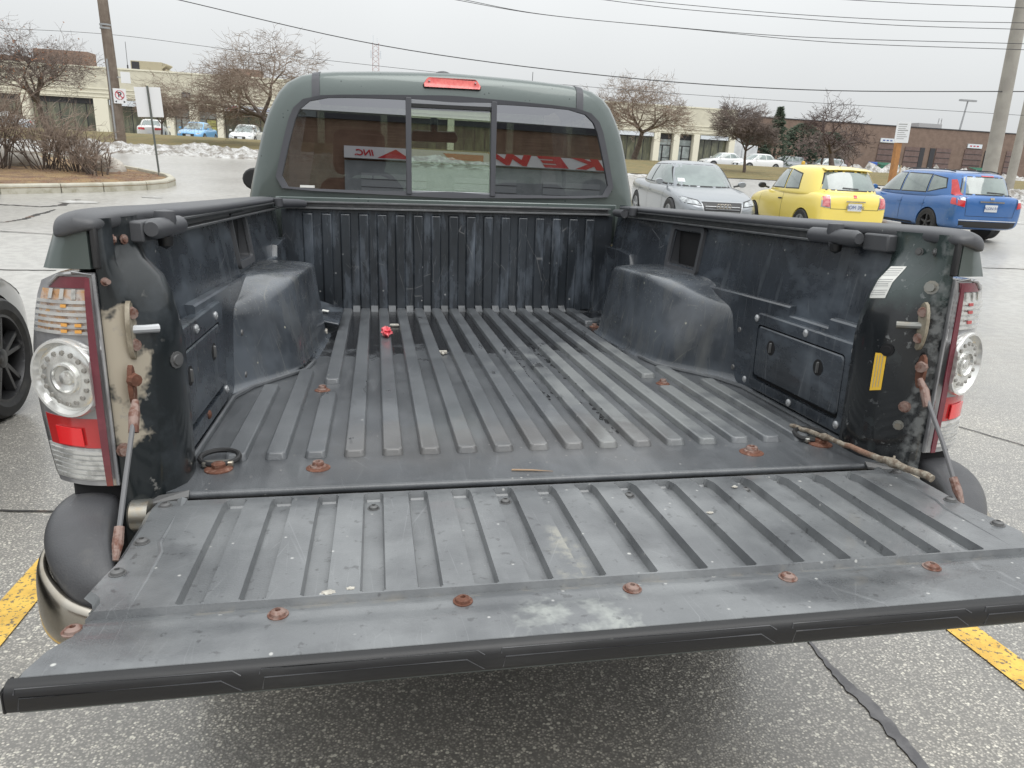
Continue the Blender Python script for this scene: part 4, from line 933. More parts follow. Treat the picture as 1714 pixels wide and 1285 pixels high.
lying(stick(((.612, .02, .017), (.676, -.342, .034)), (.0042, .0072), 4, ((.1, (.2, .3, .1), .02), (.25, (-.5, -.1, .1), .018), (.8, (.3, .3, .6), .020))), 'twig', twigm, 'short dry twig lying across the right rear corner of the bed', 'twig', smooth=50)
lying(MB().loft([[(-.080, -.150, .001), (-.078, -.146, .001), (-.04, -.152, .001), (.0, -.163, .001), (-.04, -.156, .001)], [(-.080, -.150, .003), (-.078, -.146, .003), (-.04, -.152, .003), (.0, -.163, .002), (-.04, -.156, .003)]]), 'wood_splinter', wood, 'thin tan wood splinter on the floor near the hinge gap', 'splinter')
lying(MB().box(-.285, -.250, 1.375, 1.395, .001, .010), 'paper_scrap', debm, 'small pale scrap in a floor groove near the front wall', 'scrap', bevel=.003)
lying(MB().box(-.135, -.108, .880, .895, .001, .012).box(-.128, -.118, .868, .884, .001, .009), 'paper_scrap', debm, 'small pale scrap in a groove at the middle of the bed', 'scrap', bevel=.003)
for i, (x, y, sz, lab_) in enumerate(((-.40, -.572, .011, 'larger cream paint fleck on the tailgate by the second rusty screw'), (-.372, -.566, .007, 'smaller cream paint fleck left beside the larger one on the tailgate'), (.215, -.40, .007, 'pale fleck in the right half of the tailgate between two grooves'), (.31, -.30, .007, 'pale fleck high on the tailgate right of its middle'))):
    o = crumple((x, y, .0105 if y < -.21 else .0005), (sz * .8, sz * .5, 1), 20 + i, .0012, .5)
    lying(o, 'paint_fleck', debm, lab_ or 'tiny pale paint fleck', 'paint fleck', smooth=20)
def stain(name, lines, label, seed):
    rr = random.Random(seed); g = MB()
    for pts in lines:
        for a, b_ in zip(pts, pts[1:]):
            a, b_ = Vector(a), Vector(b_); n_ = max(2, int((b_ - a).length / .006))
            for k in range(n_):
                if rr.random() < .5: continue
                p = a.lerp(b_, k / n_) + Vector((rr.gauss(0, .004), rr.gauss(0, .004)))
                f = abs(((p.x / PITCH) + 100.5) % 1 - .5) * PITCH
                if .0178 < f < .0222: continue
                z = .0121 if f <= .0178 else .0006
                w_, h_ = rr.uniform(.002, .0062), rr.uniform(.005, .013)
                g.add([(p.x + w_ * math.cos(t) * rr.uniform(.7, 1.2), p.y + h_ * math.sin(t) * rr.uniform(.7, 1.2), z + rr.uniform(0, .0002)) for t in [2 * math.pi * q / 9 for q in range(9)]], [tuple(range(9))])
    o = lying(g, name, liquid, label, 'stain', smooth=0); o['kind'] = 'stuff'; return o
liquid = mat('dark_liquid', (.006, .006, .007), .08, coat=.5)
stain('liquid_stain', [[(.218, 1.20), (.200, 1.0), (.195, .908), (.207, .756), (.214, .553), (.217, .416), (.213, .295), (.200, .142), (.196, .05)], [(.212, .60), (.225, .50), (.222, .40), (.232, .33)], [(.091, .861), (.105, .701), (.095, .51), (.100, .413), (.109, .324)], [(.136, .388), (.151, .30), (.158, .22), (.160, .146)], [(.150, .35), (.165, .31), (.172, .25)], [(.325, 1.246), (.324, 1.033), (.326, .901)], [(-.557, .657), (-.536, .768), (-.530, .995)]], 'thin dark oily streaks running down the ribs right of the bed centre', 4)
pn = lying(MB().loft([[(-.62, 1.29, .050), (-.470, 1.245, .028), (-.462, 1.520, .040), (-.63, 1.60, .085)], [(-.62, 1.29, .060), (-.470, 1.245, .038), (-.462, 1.520, .050), (-.63, 1.60, .095)]]), 'plastic_cover', wallp, 'loose black plastic cover propped behind the left wheel well', 'plastic cover', bevel=.004)
pr_ = MB().box(-.60, -.545, 1.42, 1.46, .0, .01); 
o = MB().plate([(-.595, 1.40, .070), (-.548, 1.385, .063), (-.545, 1.415, .065), (-.590, 1.43, .071)], (0, 0, .002)).plate([(-.54, 1.38, .0625), (-.515, 1.372, .059), (-.513, 1.395, .060), (-.537, 1.405, .063)], (0, 0, .002)).build('cover_label', sticker_w, pn)
o = MB().box(-.56, -.51, 1.20, 1.235, .0, .022).build('cover_foot', debm, pn, bevel=.003)

# ================================================================== cars
cglass = mat('car_glass', (.10, .135, .13), .06, spec=1, coat=1, var=((.20, .25, .235), 1.2, .4, .65))
cglassd = mat('car_glass_dark', (.045, .055, .055), .05, spec=1, coat=1)
seam = mat('panel_gap', (.02, .02, .02), .7)
trimb = mat('car_trim', (.02, .02, .021), .45)
platem = mat('plate_white', (.62, .64, .66), .4)
plateb = mat('plate_blue', (.05, .09, .25), .5)
headl = mat('headlamp', (.50, .53, .54), .1, coat=1, metal=.3, var=((.18, .19, .2), 9, .4, .6))
tlred = mat('car_tail_red', (.50, .02, .025), .12, coat=1, layers=[dict(k='noise', s=14, lo=.5, hi=.7, c=(.7, .08, .07), fac=.6)])
tlpink = mat('car_tail_pink', (.66, .25, .25), .12, coat=1, var=((.45, .04, .06), 9, .4, .6))
rimd = mat('rim_dark', (.045, .045, .047), .35, metal=.5, layers=[dict(k='noise', s=14, lo=.6, hi=.7, c=(.25, .25, .26), fac=.4)])
rims = mat('rim_silver', (.40, .41, .42), .35, metal=.6)
def paint(name, c, metal=.2, dirt=(.2, .19, .17), df=.3):
    return mat(name, c, .30, metal=metal, coat=.8, layers=[dict(k='noise', s=2.5, lo=.5, hi=.8, c=dirt, fac=df, r=.5, mask=[(2, .15, .75, 1, .15)])])
CARS = {
 'hatch': dict(body=[(-1.77, .60, .36, .74), (-1.745, .70, .27, .88), (-1.64, .775, .23, .97), (-1.2, .812, .21, .985), (-.4, .815, .20, .955), (.3, .815, .20, .945), (.85, .81, .20, .90), (1.3, .775, .21, .82), (1.62, .68, .24, .70), (1.77, .50, .32, .56)],
   belt=[(0, 1.08), (.68, .90), (.80, .0), (.805, -.9), (.74, -1.60), (0, -1.72)], roof=[(0, .36), (.50, .30), (.60, -.2), (.60, -.8), (.55, -1.25), (0, -1.37)], zb=.90, zr=1.46, wr=.30, wx=.815, wf=1.12, wb=-1.14, crown=.035, sub=2),
 'sedan': dict(body=[(-2.20, .66, .36, .82), (-2.14, .78, .27, .92), (-1.9, .86, .22, .965), (-1.3, .89, .19, .96), (-.3, .895, .18, .93), (.6, .895, .18, .915), (1.15, .885, .19, .88), (1.7, .85, .20, .78), (2.05, .76, .23, .66), (2.20, .58, .30, .54)],
   belt=[(0, 1.22), (.75, 1.02), (.84, .1), (.83, -.85), (.72, -1.52), (0, -1.66)], roof=[(0, .40), (.54, .34), (.60, -.2), (.585, -.62), (.52, -.98), (0, -1.08)], zb=.885, zr=1.39, wr=.33, wx=.89, wf=1.38, wb=-1.28, crown=.03, sub=2),
 'wagon': dict(body=[(-2.22, .74, .34, .90), (-2.17, .82, .27, .98), (-1.95, .865, .23, 1.00), (-1.3, .885, .21, .985), (-.3, .885, .20, .955), (.6, .885, .20, .93), (1.1, .87, .20, .90), (1.65, .83, .21, .80), (2.05, .72, .24, .68), (2.22, .52, .32, .56)],
   belt=[(0, 1.30), (.74, 1.10), (.85, .1), (.86, -1.0), (.80, -2.08), (0, -2.19)], roof=[(0, .50), (.57, .44), (.66, -.2), (.66, -1.1), (.63, -1.78), (0, -1.92)], zb=.93, zr=1.48, wr=.325, wx=.88, wf=1.36, wb=-1.34, crown=.035, sub=2),
}
BODY = {}
def car_meshes(kind):
    if kind in BODY: return BODY[kind]
    c = CARS[kind]; m_ = MB(); R = []
    for y, hw, zb, zt in c['body']:
        h = zt - zb
        half = [(0, zb), (hw * .80, zb), (hw * .95, zb + .06), (hw * .99, zb + .20 * h), (hw * 1.0, zb + .50 * h), (hw * .985, zb + .78 * h), (hw * .93, zt - .03), (hw * .80, zt + .005), (hw * .45, zt + .025), (0, zt + .03)]
        R.append([(x, y, z) for x, z in half] + [(-x, y, z) for x, z in half[-2:0:-1]])
    m_.loft(R); b = m_.build('car_body', trimb, sub=2)
    fixn(b); bake(b)
    for s in (-1, 1):
        for y in (c['wf'], c['wb']):
            ct = MB().lathe((s * (c['wx'] - .24), y, c['wr'] - .02), (s, 0, 0), [(c['wr'] + .045, 0), (c['wr'] + .045, .5)], 36).build('cut', trimb); fixn(ct)
            bo = b.modifiers.new('b', 'BOOLEAN'); bo.operation = 'DIFFERENCE'; bo.object = ct; bo.solver = 'EXACT'; bake(b); bpy.data.objects.remove(ct)
    b.data.polygons.foreach_set("use_smooth", [True] * len(b.data.polygons)); b.data.set_sharp_from_angle(angle=math.radians(50))
    def rg(pl, z, k=1, ins=0): return [(x * k, y * k + (1 - k) * -.35, z) for x, y in pl] + [(-x * k, y * k + (1 - k) * -.35, z) for x, y in pl[-2:0:-1]]
    zb, zr = c['zb'], c['zr']; g = MB()
    mid = lambda t: [(a[0] * (1 - t) + d[0] * t + (.02 * math.sin(math.pi * t) if a[0] > 0 else 0), a[1] * (1 - t) + d[1] * t) for a, d in zip(c['belt'], c['roof'])]
    g.loft([rg(c['belt'], zb - .06), rg(c['belt'], zb), rg(mid(.33), zb + (zr - zb) * .35), rg(mid(.68), zb + (zr - zb) * .72), rg(mid(.93), zr - .045), rg(c['roof'], zr - .008, .93), rg(c['roof'], zr + c['crown'] * .6, .70), rg(c['roof'], zr + c['crown'], .35)])
    gh = g.build('car_cabin', trimb, sub=2); fixn(gh); bake(gh); gh.data.polygons.foreach_set("use_smooth", [True] * len(gh.data.polygons))
    vb = BVHTree.FromPolygons([v.co for v in b.data.vertices], [p.vertices for p in b.data.polygons])
    vg = BVHTree.FromPolygons([v.co for v in gh.data.vertices], [p.vertices for p in gh.data.polygons])
    BODY[kind] = (b.data, gh.data, vb, vg); bpy.data.objects.remove(b); bpy.data.objects.remove(gh); return BODY[kind]
def make_car(kind, name, label, cat, loc, head, pm, glass=None, group=None, detail=1, extra=None, rimm=rims, gh_paint=None, big=False, tails=None):
    glass = glass or cglass
    bd, gd, vb, vg = car_meshes(kind); c = CARS[kind]
    root = empty(name, (loc[0], loc[1], terr(loc[0], loc[1]) if len(loc) < 3 else loc[2]), (0, 0, math.radians(head))); tag(root, label, cat, group)
    def inst(me, nm):
        me2 = me.copy(); me2.materials.clear(); me2.materials.append(pm); o = bpy.data.objects.new(nm, me2); col.objects.link(o); o.parent = root; return o
    body = inst(bd, 'body'); cabin = inst(gd, 'cabin')
    def decal(nm, q, d, m_, off=.006, tree=(vb, vg), nu=8, nv=6, parent=root, th=.004, back=3):
        """q: four corners in the plane across direction d ('x-','x+','y-','y+'), given as (a, z); raycast onto the skin"""
        A = []; D = {'x-': Vector((1, 0, 0)), 'x+': Vector((-1, 0, 0)), 'y-': Vector((0, 1, 0)), 'y+': Vector((0, -1, 0)), 'z': Vector((0, 0, -1))}[d]
        for j in range(nv + 1):
            row = []
            for i in range(nu + 1):
                u, v = i / nu, j / nv
                a = (q[0][0] * (1 - u) + q[1][0] * u) * (1 - v) + (q[3][0] * (1 - u) + q[2][0] * u) * v
                z = (q[0][1] * (1 - u) + q[1][1] * u) * (1 - v) + (q[3][1] * (1 - u) + q[2][1] * u) * v
                o = {'x': Vector((0, a, z)), 'y': Vector((a, 0, z)), 'z': Vector((a, z, 0))}[d[0]] - D * back
                best = None
                for t in tree:
                    h = t.ray_cast(o, D)
                    if h[0] is not None and (best is None or h[3] < best[1]): best = (h[0], h[3])
                row.append(None if best is None else best[0] - D * off)
            A.append(row)
        g = MB(); idx = {}; 
        for j, row in enumerate(A):
            for i, p in enumerate(row):
                if p is not None: idx[(i, j)] = len(g.v); g.v.append(tuple(p))
        for j in range(nv):
            for i in range(nu):
                k = [(i, j), (i + 1, j), (i + 1, j + 1), (i, j + 1)]
                if all(x in idx for x in k):
                    P4 = [Vector(g.v[idx[x]]) for x in k]
                    if max((P4[a] - P4[b]).length for a in range(4) for b in range(a)) < .45: g.f.append(tuple(idx[x] for x in k))
        if not g.f: return None
        return g.build(nm, m_, parent, smooth=60)
    root['_k'] = 0; del root['_k']
    zb, zr = c['zb'], c['zr']
    for s in (-1, 1):
        for y in (c['wf'], c['wb']):
            road_wheel(root, (s * (c['wx'] - .10), y, c['wr']), c['wr'], .205, s, rimm, tyre, spokes=5, big=big, rimr=.72 if big else .64)
            if detail: MB().lathe((s * (c['wx'] - .28), y, c['wr']), (s, 0, 0), [(c['wr'] + .04, 0), (c['wr'] + .04, .10)], 24).build('wheel_housing', trimb, root)
    X = 'x+'; 
    if kind == 'hatch':
        wins = [('side_window', [(.74, .985), (-.22, .995), (-.16, 1.37), (.28, 1.37)]), ('side_window', [(-.30, .995), (-.84, 1.01), (-.74, 1.29), (-.24, 1.37)])]
        rear = [(-.60, 1.03), (.60, 1.03), (.47, 1.37), (-.47, 1.37)]; front = [(-.60, .95), (.60, .93), (.46, 1.38), (-.46, 1.38)]
    elif kind == 'sedan':
        wins = [('side_window', [(.80, .945), (-.28, .955), (-.24, 1.32), (.28, 1.32)]), ('side_window', [(-.34, .955), (-1.02, .975), (-.82, 1.30), (-.30, 1.32)]), ('side_window', [(-1.07, .98), (-1.30, .99), (-.98, 1.22), (-.90, 1.27)])]
        rear = [(-.58, .98), (.58, .98), (.45, 1.31), (-.45, 1.31)]; front = [(-.66, .925), (.66, .925), (.50, 1.33), (-.50, 1.33)]
    else:
        wins = [('side_window', [(.90, .98), (-.12, .995), (-.08, 1.40), (.36, 1.40)]), ('side_window', [(-.20, .995), (-1.08, 1.01), (-1.02, 1.39), (-.16, 1.40)]), ('side_window', [(-1.15, 1.02), (-1.62, 1.14), (-1.52, 1.32), (-1.09, 1.38)])]
        rear = [(-.60, 1.03), (.60, 1.03), (.50, 1.38), (-.50, 1.38)]; front = [(-.64, .97), (.64, .97), (.50, 1.40), (-.50, 1.40)]
    def grow(q, d):
        cx = sum(p[0] for p in q) / 4; cz = sum(p[1] for p in q) / 4
        return [(p[0] + (d if p[0] > cx else -d), p[1] + (d if p[1] > cz else -d)) for p in q]
    for nm, q in wins:
        for dd in ('x+', 'x-'):
            if detail: decal('window_seal', grow(q, .022), dd, trimb, .003, nu=10)
            decal(nm, q, dd, glass, .008, nu=10)
    decal('window_seal', grow(rear, .022), 'y-', trimb, .003, nu=12); decal('rear_window', rear, 'y-', glass, .008, nu=12)
    decal('window_seal', grow(front, .022), 'y+', trimb, .003, nu=12); decal('windscreen', front, 'y+', glass, .008, nu=12)
    for s in (-1, 1):
        my = wins[0][1][0][0] - .08; mz = zb + .09
        mo = MB().loft([[(s * (c['wx'] + .045 + .085 * math.cos(t)), my + dy, mz + .062 * math.sin(t)) for t in [2 * math.pi * i / 14 for i in range(14)]] for dy in (-.045, 0, .04)]).build('mirror', trimb if kind == 'hatch' else pm, root, smooth=60, bevel=.012)
        MB().tube([(s * (c['wx'] - .14), my + .02, mz - .05), (s * (c['wx'] + .0), my, mz - .02)], .022, 6).build('mirror_arm', trimb, mo)
    if extra: extra(root, decal, c, s)
    if detail:
        # door shut lines and handles
        for yy in ([.80, -.27] if kind == 'hatch' else [.86, -.30, -1.12]):
            for dd in ('x+', 'x-'):
                decal('shut_line', [(yy, .30), (yy + .008, .30), (yy + .008 + .0, .90), (yy, .90)], dd, seam, .003, nu=1, nv=8)
        for yy in ([-.10] if kind == 'hatch' else [-.14, -.98]):
            for dd in ('x+', 'x-'): decal('door_handle', [(yy, .74), (yy - .17, .745), (yy - .17, .775), (yy, .77)], dd, trimb if kind == 'hatch' else pm, .018, nu=3, nv=1)
        for dd in ('x+', 'x-'): decal('sill', [(-.80, c['body'][4][2] + .02), (.85, c['body'][4][2] + .02), (.85, .30), (-.80, .30)], dd, trimb if kind != 'hatch' else pm, .005, nu=8, nv=2)
    return root
def plate_on(root, decal, y, z0, hw=.155, h=.15, txt=None, d='y-'):
    p = decal('number_plate', [(-hw, z0), (hw, z0), (hw, z0 + h), (-hw, z0 + h)], d, platem, .016, nu=2, nv=2)
    return p
def yellow_x(root, decal, c, s):
    for sg in (-1, 1):
        decal('tail_lamp', [(sg * .54, .69), (sg * .69, .71), (sg * .68, .90), (sg * .555, .90)], 'y-', tlpink, .012, nu=4, nv=4)
        decal('lamp_surround', [(sg * .525, .67), (sg * .71, .69), (sg * .70, .925), (sg * .54, .92)], 'y-', rims, .007, nu=4, nv=4)
        decal('bumper_reflector', [(sg * .42, .36), (sg * .64, .37), (sg * .66, .42), (sg * .44, .42)], 'y-', tlred, .010, nu=3, nv=1)
        decal('headlamp', [(sg * .50, .60), (sg * .66, .60), (sg * .64, .74), (sg * .50, .74)], 'y+', headl, .01, nu=3, nv=3)
    pl = plate_on(root, decal, 0, .63, .15, .145)
    decal('plate_surround', [(-.17, .615), (.17, .615), (.17, .79), (-.17, .79)], 'y-', root.children[0].data.materials[0], .012, nu=2, nv=2)
    t = text("BOM 396", .10, plateb, 'plate_text', pl, ext=.001); t.rotation_euler = (math.radians(90), 0, 0); t.location = (0, -1.80, .70)
    decal('chrome_handle', [(-.21, .80), (.21, .80), (.21, .825), (-.21, .825)], 'y-', chrome, .03, nu=3, nv=1)
    decal('boot_badge', [(-.035, .885), (.035, .885), (.035, .94), (-.035, .94)], 'y-', tlred, .010, nu=2, nv=2)
    decal('boot_line', [(-.52, .655), (.52, .655), (.52, .663), (-.52, .663)], 'y-', seam, .003, nu=8, nv=1)
    decal('boot_line', [(-.52, .66), (-.512, .66), (-.56, .98), (-.57, .98)], 'y-', seam, .003, nu=1, nv=8); decal('boot_line', [(.52, .66), (.512, .66), (.56, .98), (.57, .98)], 'y-', seam, .003, nu=1, nv=8)
    decal('rear_wiper', [(-.22, 1.055), (.12, 1.045), (.12, 1.065), (-.22, 1.08)], 'y-', trimb, .02, nu=4, nv=1)
    sp_ = MB().loft([[(x, -1.30 - .10 + .02 * (x / .5) ** 2, 1.425 - .02 * (x / .5) ** 2), (x, -1.16, 1.47 - .02 * (x / .5) ** 2), (x, -1.16, 1.43 - .02 * (x / .5) ** 2), (x, -1.385 + .02 * (x / .5) ** 2, 1.41 - .02 * (x / .5) ** 2)] for x in (-.50, -.3, 0, .3, .50)]).build('roof_spoiler', root.children[0].data.materials[0], root, bevel=.006)
    MB().tube([(0, -.95, 1.47), (0, -1.08, 1.60)], [.008, .003], 6).build('aerial', trimb, root)
def blue_x(root, decal, c, s):
    for sg in (-1, 1):
        decal('tail_lamp', [(sg * .64, .74), (sg * .83, .78), (sg * .82, .90), (sg * .645, .88)], 'y-', tlred, .012, nu=4, nv=4)
        decal('tail_lamp_clear', [(sg * .645, .88), (sg * .82, .90), (sg * .80, .97), (sg * .65, .95)], 'y-', platem, .012, nu=4, nv=2)
        decal('tail_lamp', [(sg * .60, .95), (sg * .725, .96), (sg * .665, 1.31), (sg * .605, 1.32)], 'y-', tlred, .012, nu=4, nv=8)
        decal('tail_lamp_side', [(-2.0, .80), (-2.16, .78), (-2.05, .98), (-1.95, .98)], 'x+' if sg > 0 else 'x-', tlred, .010, nu=3, nv=3)
        decal('headlamp', [(sg * .45, .62), (sg * .72, .64), (sg * .72, .78), (sg * .50, .74)], 'y+', headl, .01, nu=3, nv=3)
        MB().tube([(sg * .56, .1, 1.50), (sg * .56, -.1, 1.525), (sg * .55, -1.3, 1.52), (sg * .54, -1.55, 1.49)], .014, 6).build('roof_rail', trimb, root)
    pl = plate_on(root, decal, 0, .66, .155, .15)
    t = text("ALDN 917", .085, plateb, 'plate_text', pl, ext=.001); t.rotation_euler = (math.radians(90), 0, 0); t.location = (0, -2.255, .735)
    decal('chrome_strip', [(-.30, .855), (.30, .855), (.30, .885), (-.30, .885)], 'y-', chrome, .022, nu=5, nv=1)
    decal('boot_badge', [(-.05, .92), (.05, .92), (.05, .965), (-.05, .965)], 'y-', chrome, .012, nu=2, nv=2)
    decal('bumper_lower', [(-.80, .26), (.80, .26), (.84, .44), (-.84, .44)], 'y-', trimb, .006, nu=12, nv=4)
    decal('bumper_line', [(-.84, .455), (.84, .455), (.84, .470), (-.84, .470)], 'y-', platem, .012, nu=12, nv=1)
    decal('boot_line', [(-.58, .55), (.58, .55), (.58, .558), (-.58, .558)], 'y-', seam, .003, nu=8, nv=1)
    for sg in (-1, 1): decal('boot_line', [(sg * .58, .55), (sg * .588, .55), (sg * .635, .97), (sg * .625, .97)], 'y-', seam, .003, nu=1, nv=8)
    decal('rear_wiper', [(-.08, 1.06), (.38, 1.045), (.38, 1.065), (-.08, 1.085)], 'y-', trimb, .02, nu=4, nv=1)
    decal('high_brake_light', [(-.16, 1.405), (.16, 1.405), (.15, 1.425), (-.15, 1.425)], 'y-', tlred, .012, nu=4, nv=1)
def grey_x(root, decal, c, s):
    for sg in (-1, 1):
        decal('headlamp', [(sg * .44, .585), (sg * .76, .625), (sg * .80, .735), (sg * .50, .665)], 'y+', headl, .010, nu=8, nv=4)
        decal('headlamp_rim', [(sg * .42, .570), (sg * .78, .610), (sg * .82, .750), (sg * .48, .680)], 'y+', trimb, .005, nu=8, nv=4)
        decal('lower_grille', [(sg * .45, .30), (sg * .72, .32), (sg * .70, .46), (sg * .50, .44)], 'y+', trimb, .006, nu=4, nv=3)
        decal('tail_lamp', [(sg * .45, .70), (sg * .78, .72), (sg * .78, .86), (sg * .46, .84)], 'y-', tlred, .010, nu=5, nv=3)
    decal('grille', [(-.34, .33), (.34, .33), (.42, .655), (-.42, .655)], 'y+', trimb, .008, nu=8, nv=6)
    decal('grille_rim', [(-.365, .31), (.365, .31), (.445, .672), (-.445, .672)], 'y+', rims, .004, nu=8, nv=6)
    for k in range(5): decal('grille_bar', [(-.36, .37 + .05 * k), (.36, .37 + .05 * k), (.36, .378 + .05 * k), (-.36, .378 + .05 * k)], 'y+', rims, .012, nu=6, nv=1)
    for i in range(4):
        cx = -.105 + .07 * i
        MB().tube([(cx + .043 * math.cos(t), 2.235, .585 + .043 * math.sin(t)) for t in [2 * math.pi * k / 16 for k in range(17)]], .006, 6, caps=False).build('badge_ring', chrome, root)
    decal('bonnet_line', [(-.55, .90), (-.545, .90), (-.60, 1.5), (-.61, 1.5)], 'z', seam, .003, nu=1, nv=6)
    decal('windscreen_label', [(.42, .985), (.56, .985), (.55, 1.06), (.42, 1.06)], 'y+', platem, .010, nu=2, nv=2)
def small_x(root, decal, c, s):
    for sg in (-1, 1):
        decal('headlamp', [(sg * .46, .57), (sg * .76, .60), (sg * .78, .72), (sg * .50, .66)], 'y+', headl, .010, nu=5, nv=3)
        decal('tail_lamp', [(sg * .30, .70), (sg * .80, .72), (sg * .80, .86), (sg * .32, .84)], 'y-', tlred, .010, nu=5, nv=3)
    decal('grille', [(-.36, .44), (.36, .44), (.38, .60), (-.38, .60)], 'y+', trimb, .006, nu=6, nv=3)
    plate_on(root, decal, 0, .50); plate_on(root, decal, 0, .40, d='y+')
make_car('hatch', 'yellow_hatchback', 'bright yellow small hatchback seen from behind, parked between grey and blue cars', 'car', (9.30, 14.10), -2.5, paint('yellow_paint', (.82, .65, .14), .0, (.6, .5, .25), .2), extra=yellow_x, rimm=rims)
make_car('wagon', 'blue_wagon', 'blue estate car with tall red tail lamps at the right of the lot', 'car', (13.26, 15.35), -3.0, paint('blue_paint', (.04, .14, .38), .25, (.22, .27, .34), .7), extra=blue_x, rimm=rimd)
make_car('sedan', 'grey_sedan', 'metallic grey saloon facing the pickup beside the cab, ringed badge', 'car', (6.72, 14.87), 175.4, paint('grey_paint', (.27, .29, .31), .5, (.2, .19, .18), .3), extra=grey_x)
sv = make_car('sedan', 'silver_car', 'silver car with black twin-spoke wheels parked left of the pickup', 'car', (-3.2, 1.43), 0, paint('silver_paint', (.20, .20, .20), .6, (.28, .27, .25), .4), extra=small_x, rimm=rimd, big=True)
sv.rotation_euler = RT.to_euler(); sv.location = RT @ Vector((-3.2, 1.43, 0))   # it stands on the same sloping stall row as the pickup
# across the road
far = 'cars parked in front of the beige units'
make_car('sedan', 'white_sedan', 'old white saloon with dark red tail lamps outside the glass doors', 'car', (-15.6, 56.5), 8, paint('white_red', (.66, .66, .64), .1), extra=small_x, group=far, detail=0)
make_car('sedan', 'light_blue_car', 'light blue car facing the road outside the beige unit doorway', 'car', (-12.6, 56.0), 176, paint('sky_blue', (.16, .42, .72), .1), extra=small_x, group=far, detail=0)
make_car('sedan', 'white_car', 'white car nose to the road left of the pickup cab', 'car', (-9.2, 55.5), 176, paint('white_a', (.70, .71, .70), .1), extra=small_x, group=far, detail=0)
make_car('sedan', 'pale_car', 'pale car seen through the bare bushes on the left', 'car', (-25.4, 56), 100, paint('pale', (.52, .56, .60), .2), extra=small_x, group=far, detail=0)
make_car('sedan', 'white_saloon', 'white saloon side-on beyond the small round tree', 'car', (31.5, 58.5), 100, paint('white_b', (.70, .70, .69), .1), extra=small_x, group=far, detail=0)
make_car('sedan', 'white_rear_car', 'white car just behind the white saloon by the lorry box', 'car', (31.0, 64.0), 95, paint('white_c', (.66, .67, .67), .1), extra=small_x, group=far, detail=0)
for i, (x, y) in enumerate(((42.5, 73), (46.5, 72))):
    make_car('wagon', 'distant_car', ('silver car half hidden by the dark evergreens, the left one', 'silver estate car half hidden by the dark evergreens, the right one')[i], 'car', (x, y), 100, paint('silver_%d' % i, (.42, .44, .46), .3), extra=None, group=far, detail=0)
# box lorry
lorry = empty('box_lorry', (34.0, 72, terr(34, 72))); tag(lorry, 'white box lorry parked beside the end of the beige units', 'lorry')
MB().box(-3.2, 2.2, -1.15, 1.15, .95, 3.0).build('cargo_box', mat('lorry_white', (.62, .64, .66), .5, var=((.5, .52, .54), 1, .4, .6)), lorry, bevel=.03)
MB().box(2.3, 4.0, -1.05, 1.05, .5, 2.3).build('lorry_cab', bpy.data.materials['lorry_white'], lorry, bevel=.1)
MB().box(-3.2, 4.0, -.5, .5, .55, .95).build('chassis', rubber, lorry)
for x in (-2.2, 3.2):
    for s in (-1, 1): MB().lathe((x, s * .9, .45), (0, s, 0), [(.45, -.12), (.45, .12), (.2, .14)], 20).build('wheel', tyre, lorry)

# ================================================================== the beige units across the road
beige = mat('beige_brick', (.60, .57, .46), .85, var=((.54, .51, .41), 2, .4, .6), bump=(20, .3, .01), layers=[dict(k='noise', s=1, st=(1, 1, 4), lo=.5, hi=.8, c=(.50, .48, .39), fac=.5)])
beige2 = mat('beige_trim', (.70, .67, .55), .8)
winb = mat('unit_window', (.095, .10, .07), .12, spec=.8, layers=[dict(k='noise', s=1.2, st=(3, 1, .6), lo=.45, hi=.65, c=(.20, .20, .13), fac=.8), dict(k='noise', s=.6, lo=.55, hi=.65, c=(.05, .055, .045), fac=.7)])
winp = mat('unit_door_glass', (.34, .38, .38), .15, var=((.22, .25, .25), 2, .4, .6))
darkfr = mat('dark_frame', (.035, .035, .04), .6)
fascia = mat('fascia', (.62, .66, .70), .6)
unit = empty('beige_units', (0, 69, 0)); tag(unit, 'long low beige brick row of units with tall glazing across the road', 'building')
def up(mb, name, m_, par=None, **k): return mb.build(name, m_, unit if par is None else par, **k)
Z0, ZT = .64, 6.0
up(MB().box(-75, 34.4, .75, 16, Z0, ZT - .15), 'main_block', beige)
up(MB().box(-75, 34.4, 0, .75, 3.62, ZT), 'parapet_wall', beige)
up(MB().box(-75.1, 34.5, -.06, .4, ZT, ZT + .12), 'coping', beige2)
for z in (3.75, 4.05, 4.37): up(MB().box(-75, 34.42, -.05, 0, z, z + .09), 'string_course', beige2)
up(MB().box(-75, 34.4, .60, .75, Z0, .86), 'plinth', beige2)
pil = [-60, -51, -42, -33, -28.6, -22.85, -17.5, -15.55, -13.45, -5.0, 0.5, 6.5, 12.0, 17.6, 21.6, 26.35, 28.35, 30.4, 34.1]
pw = {-22.85: .55, -17.5: .30, -15.55: .36, -13.45: .26}
for x in pil: up(MB().box(x - pw.get(x, .30), x + pw.get(x, .30), -.12, .72, Z0, 3.62), 'pilaster', beige2, bevel=.02)
bays = list(zip(pil, pil[1:]))
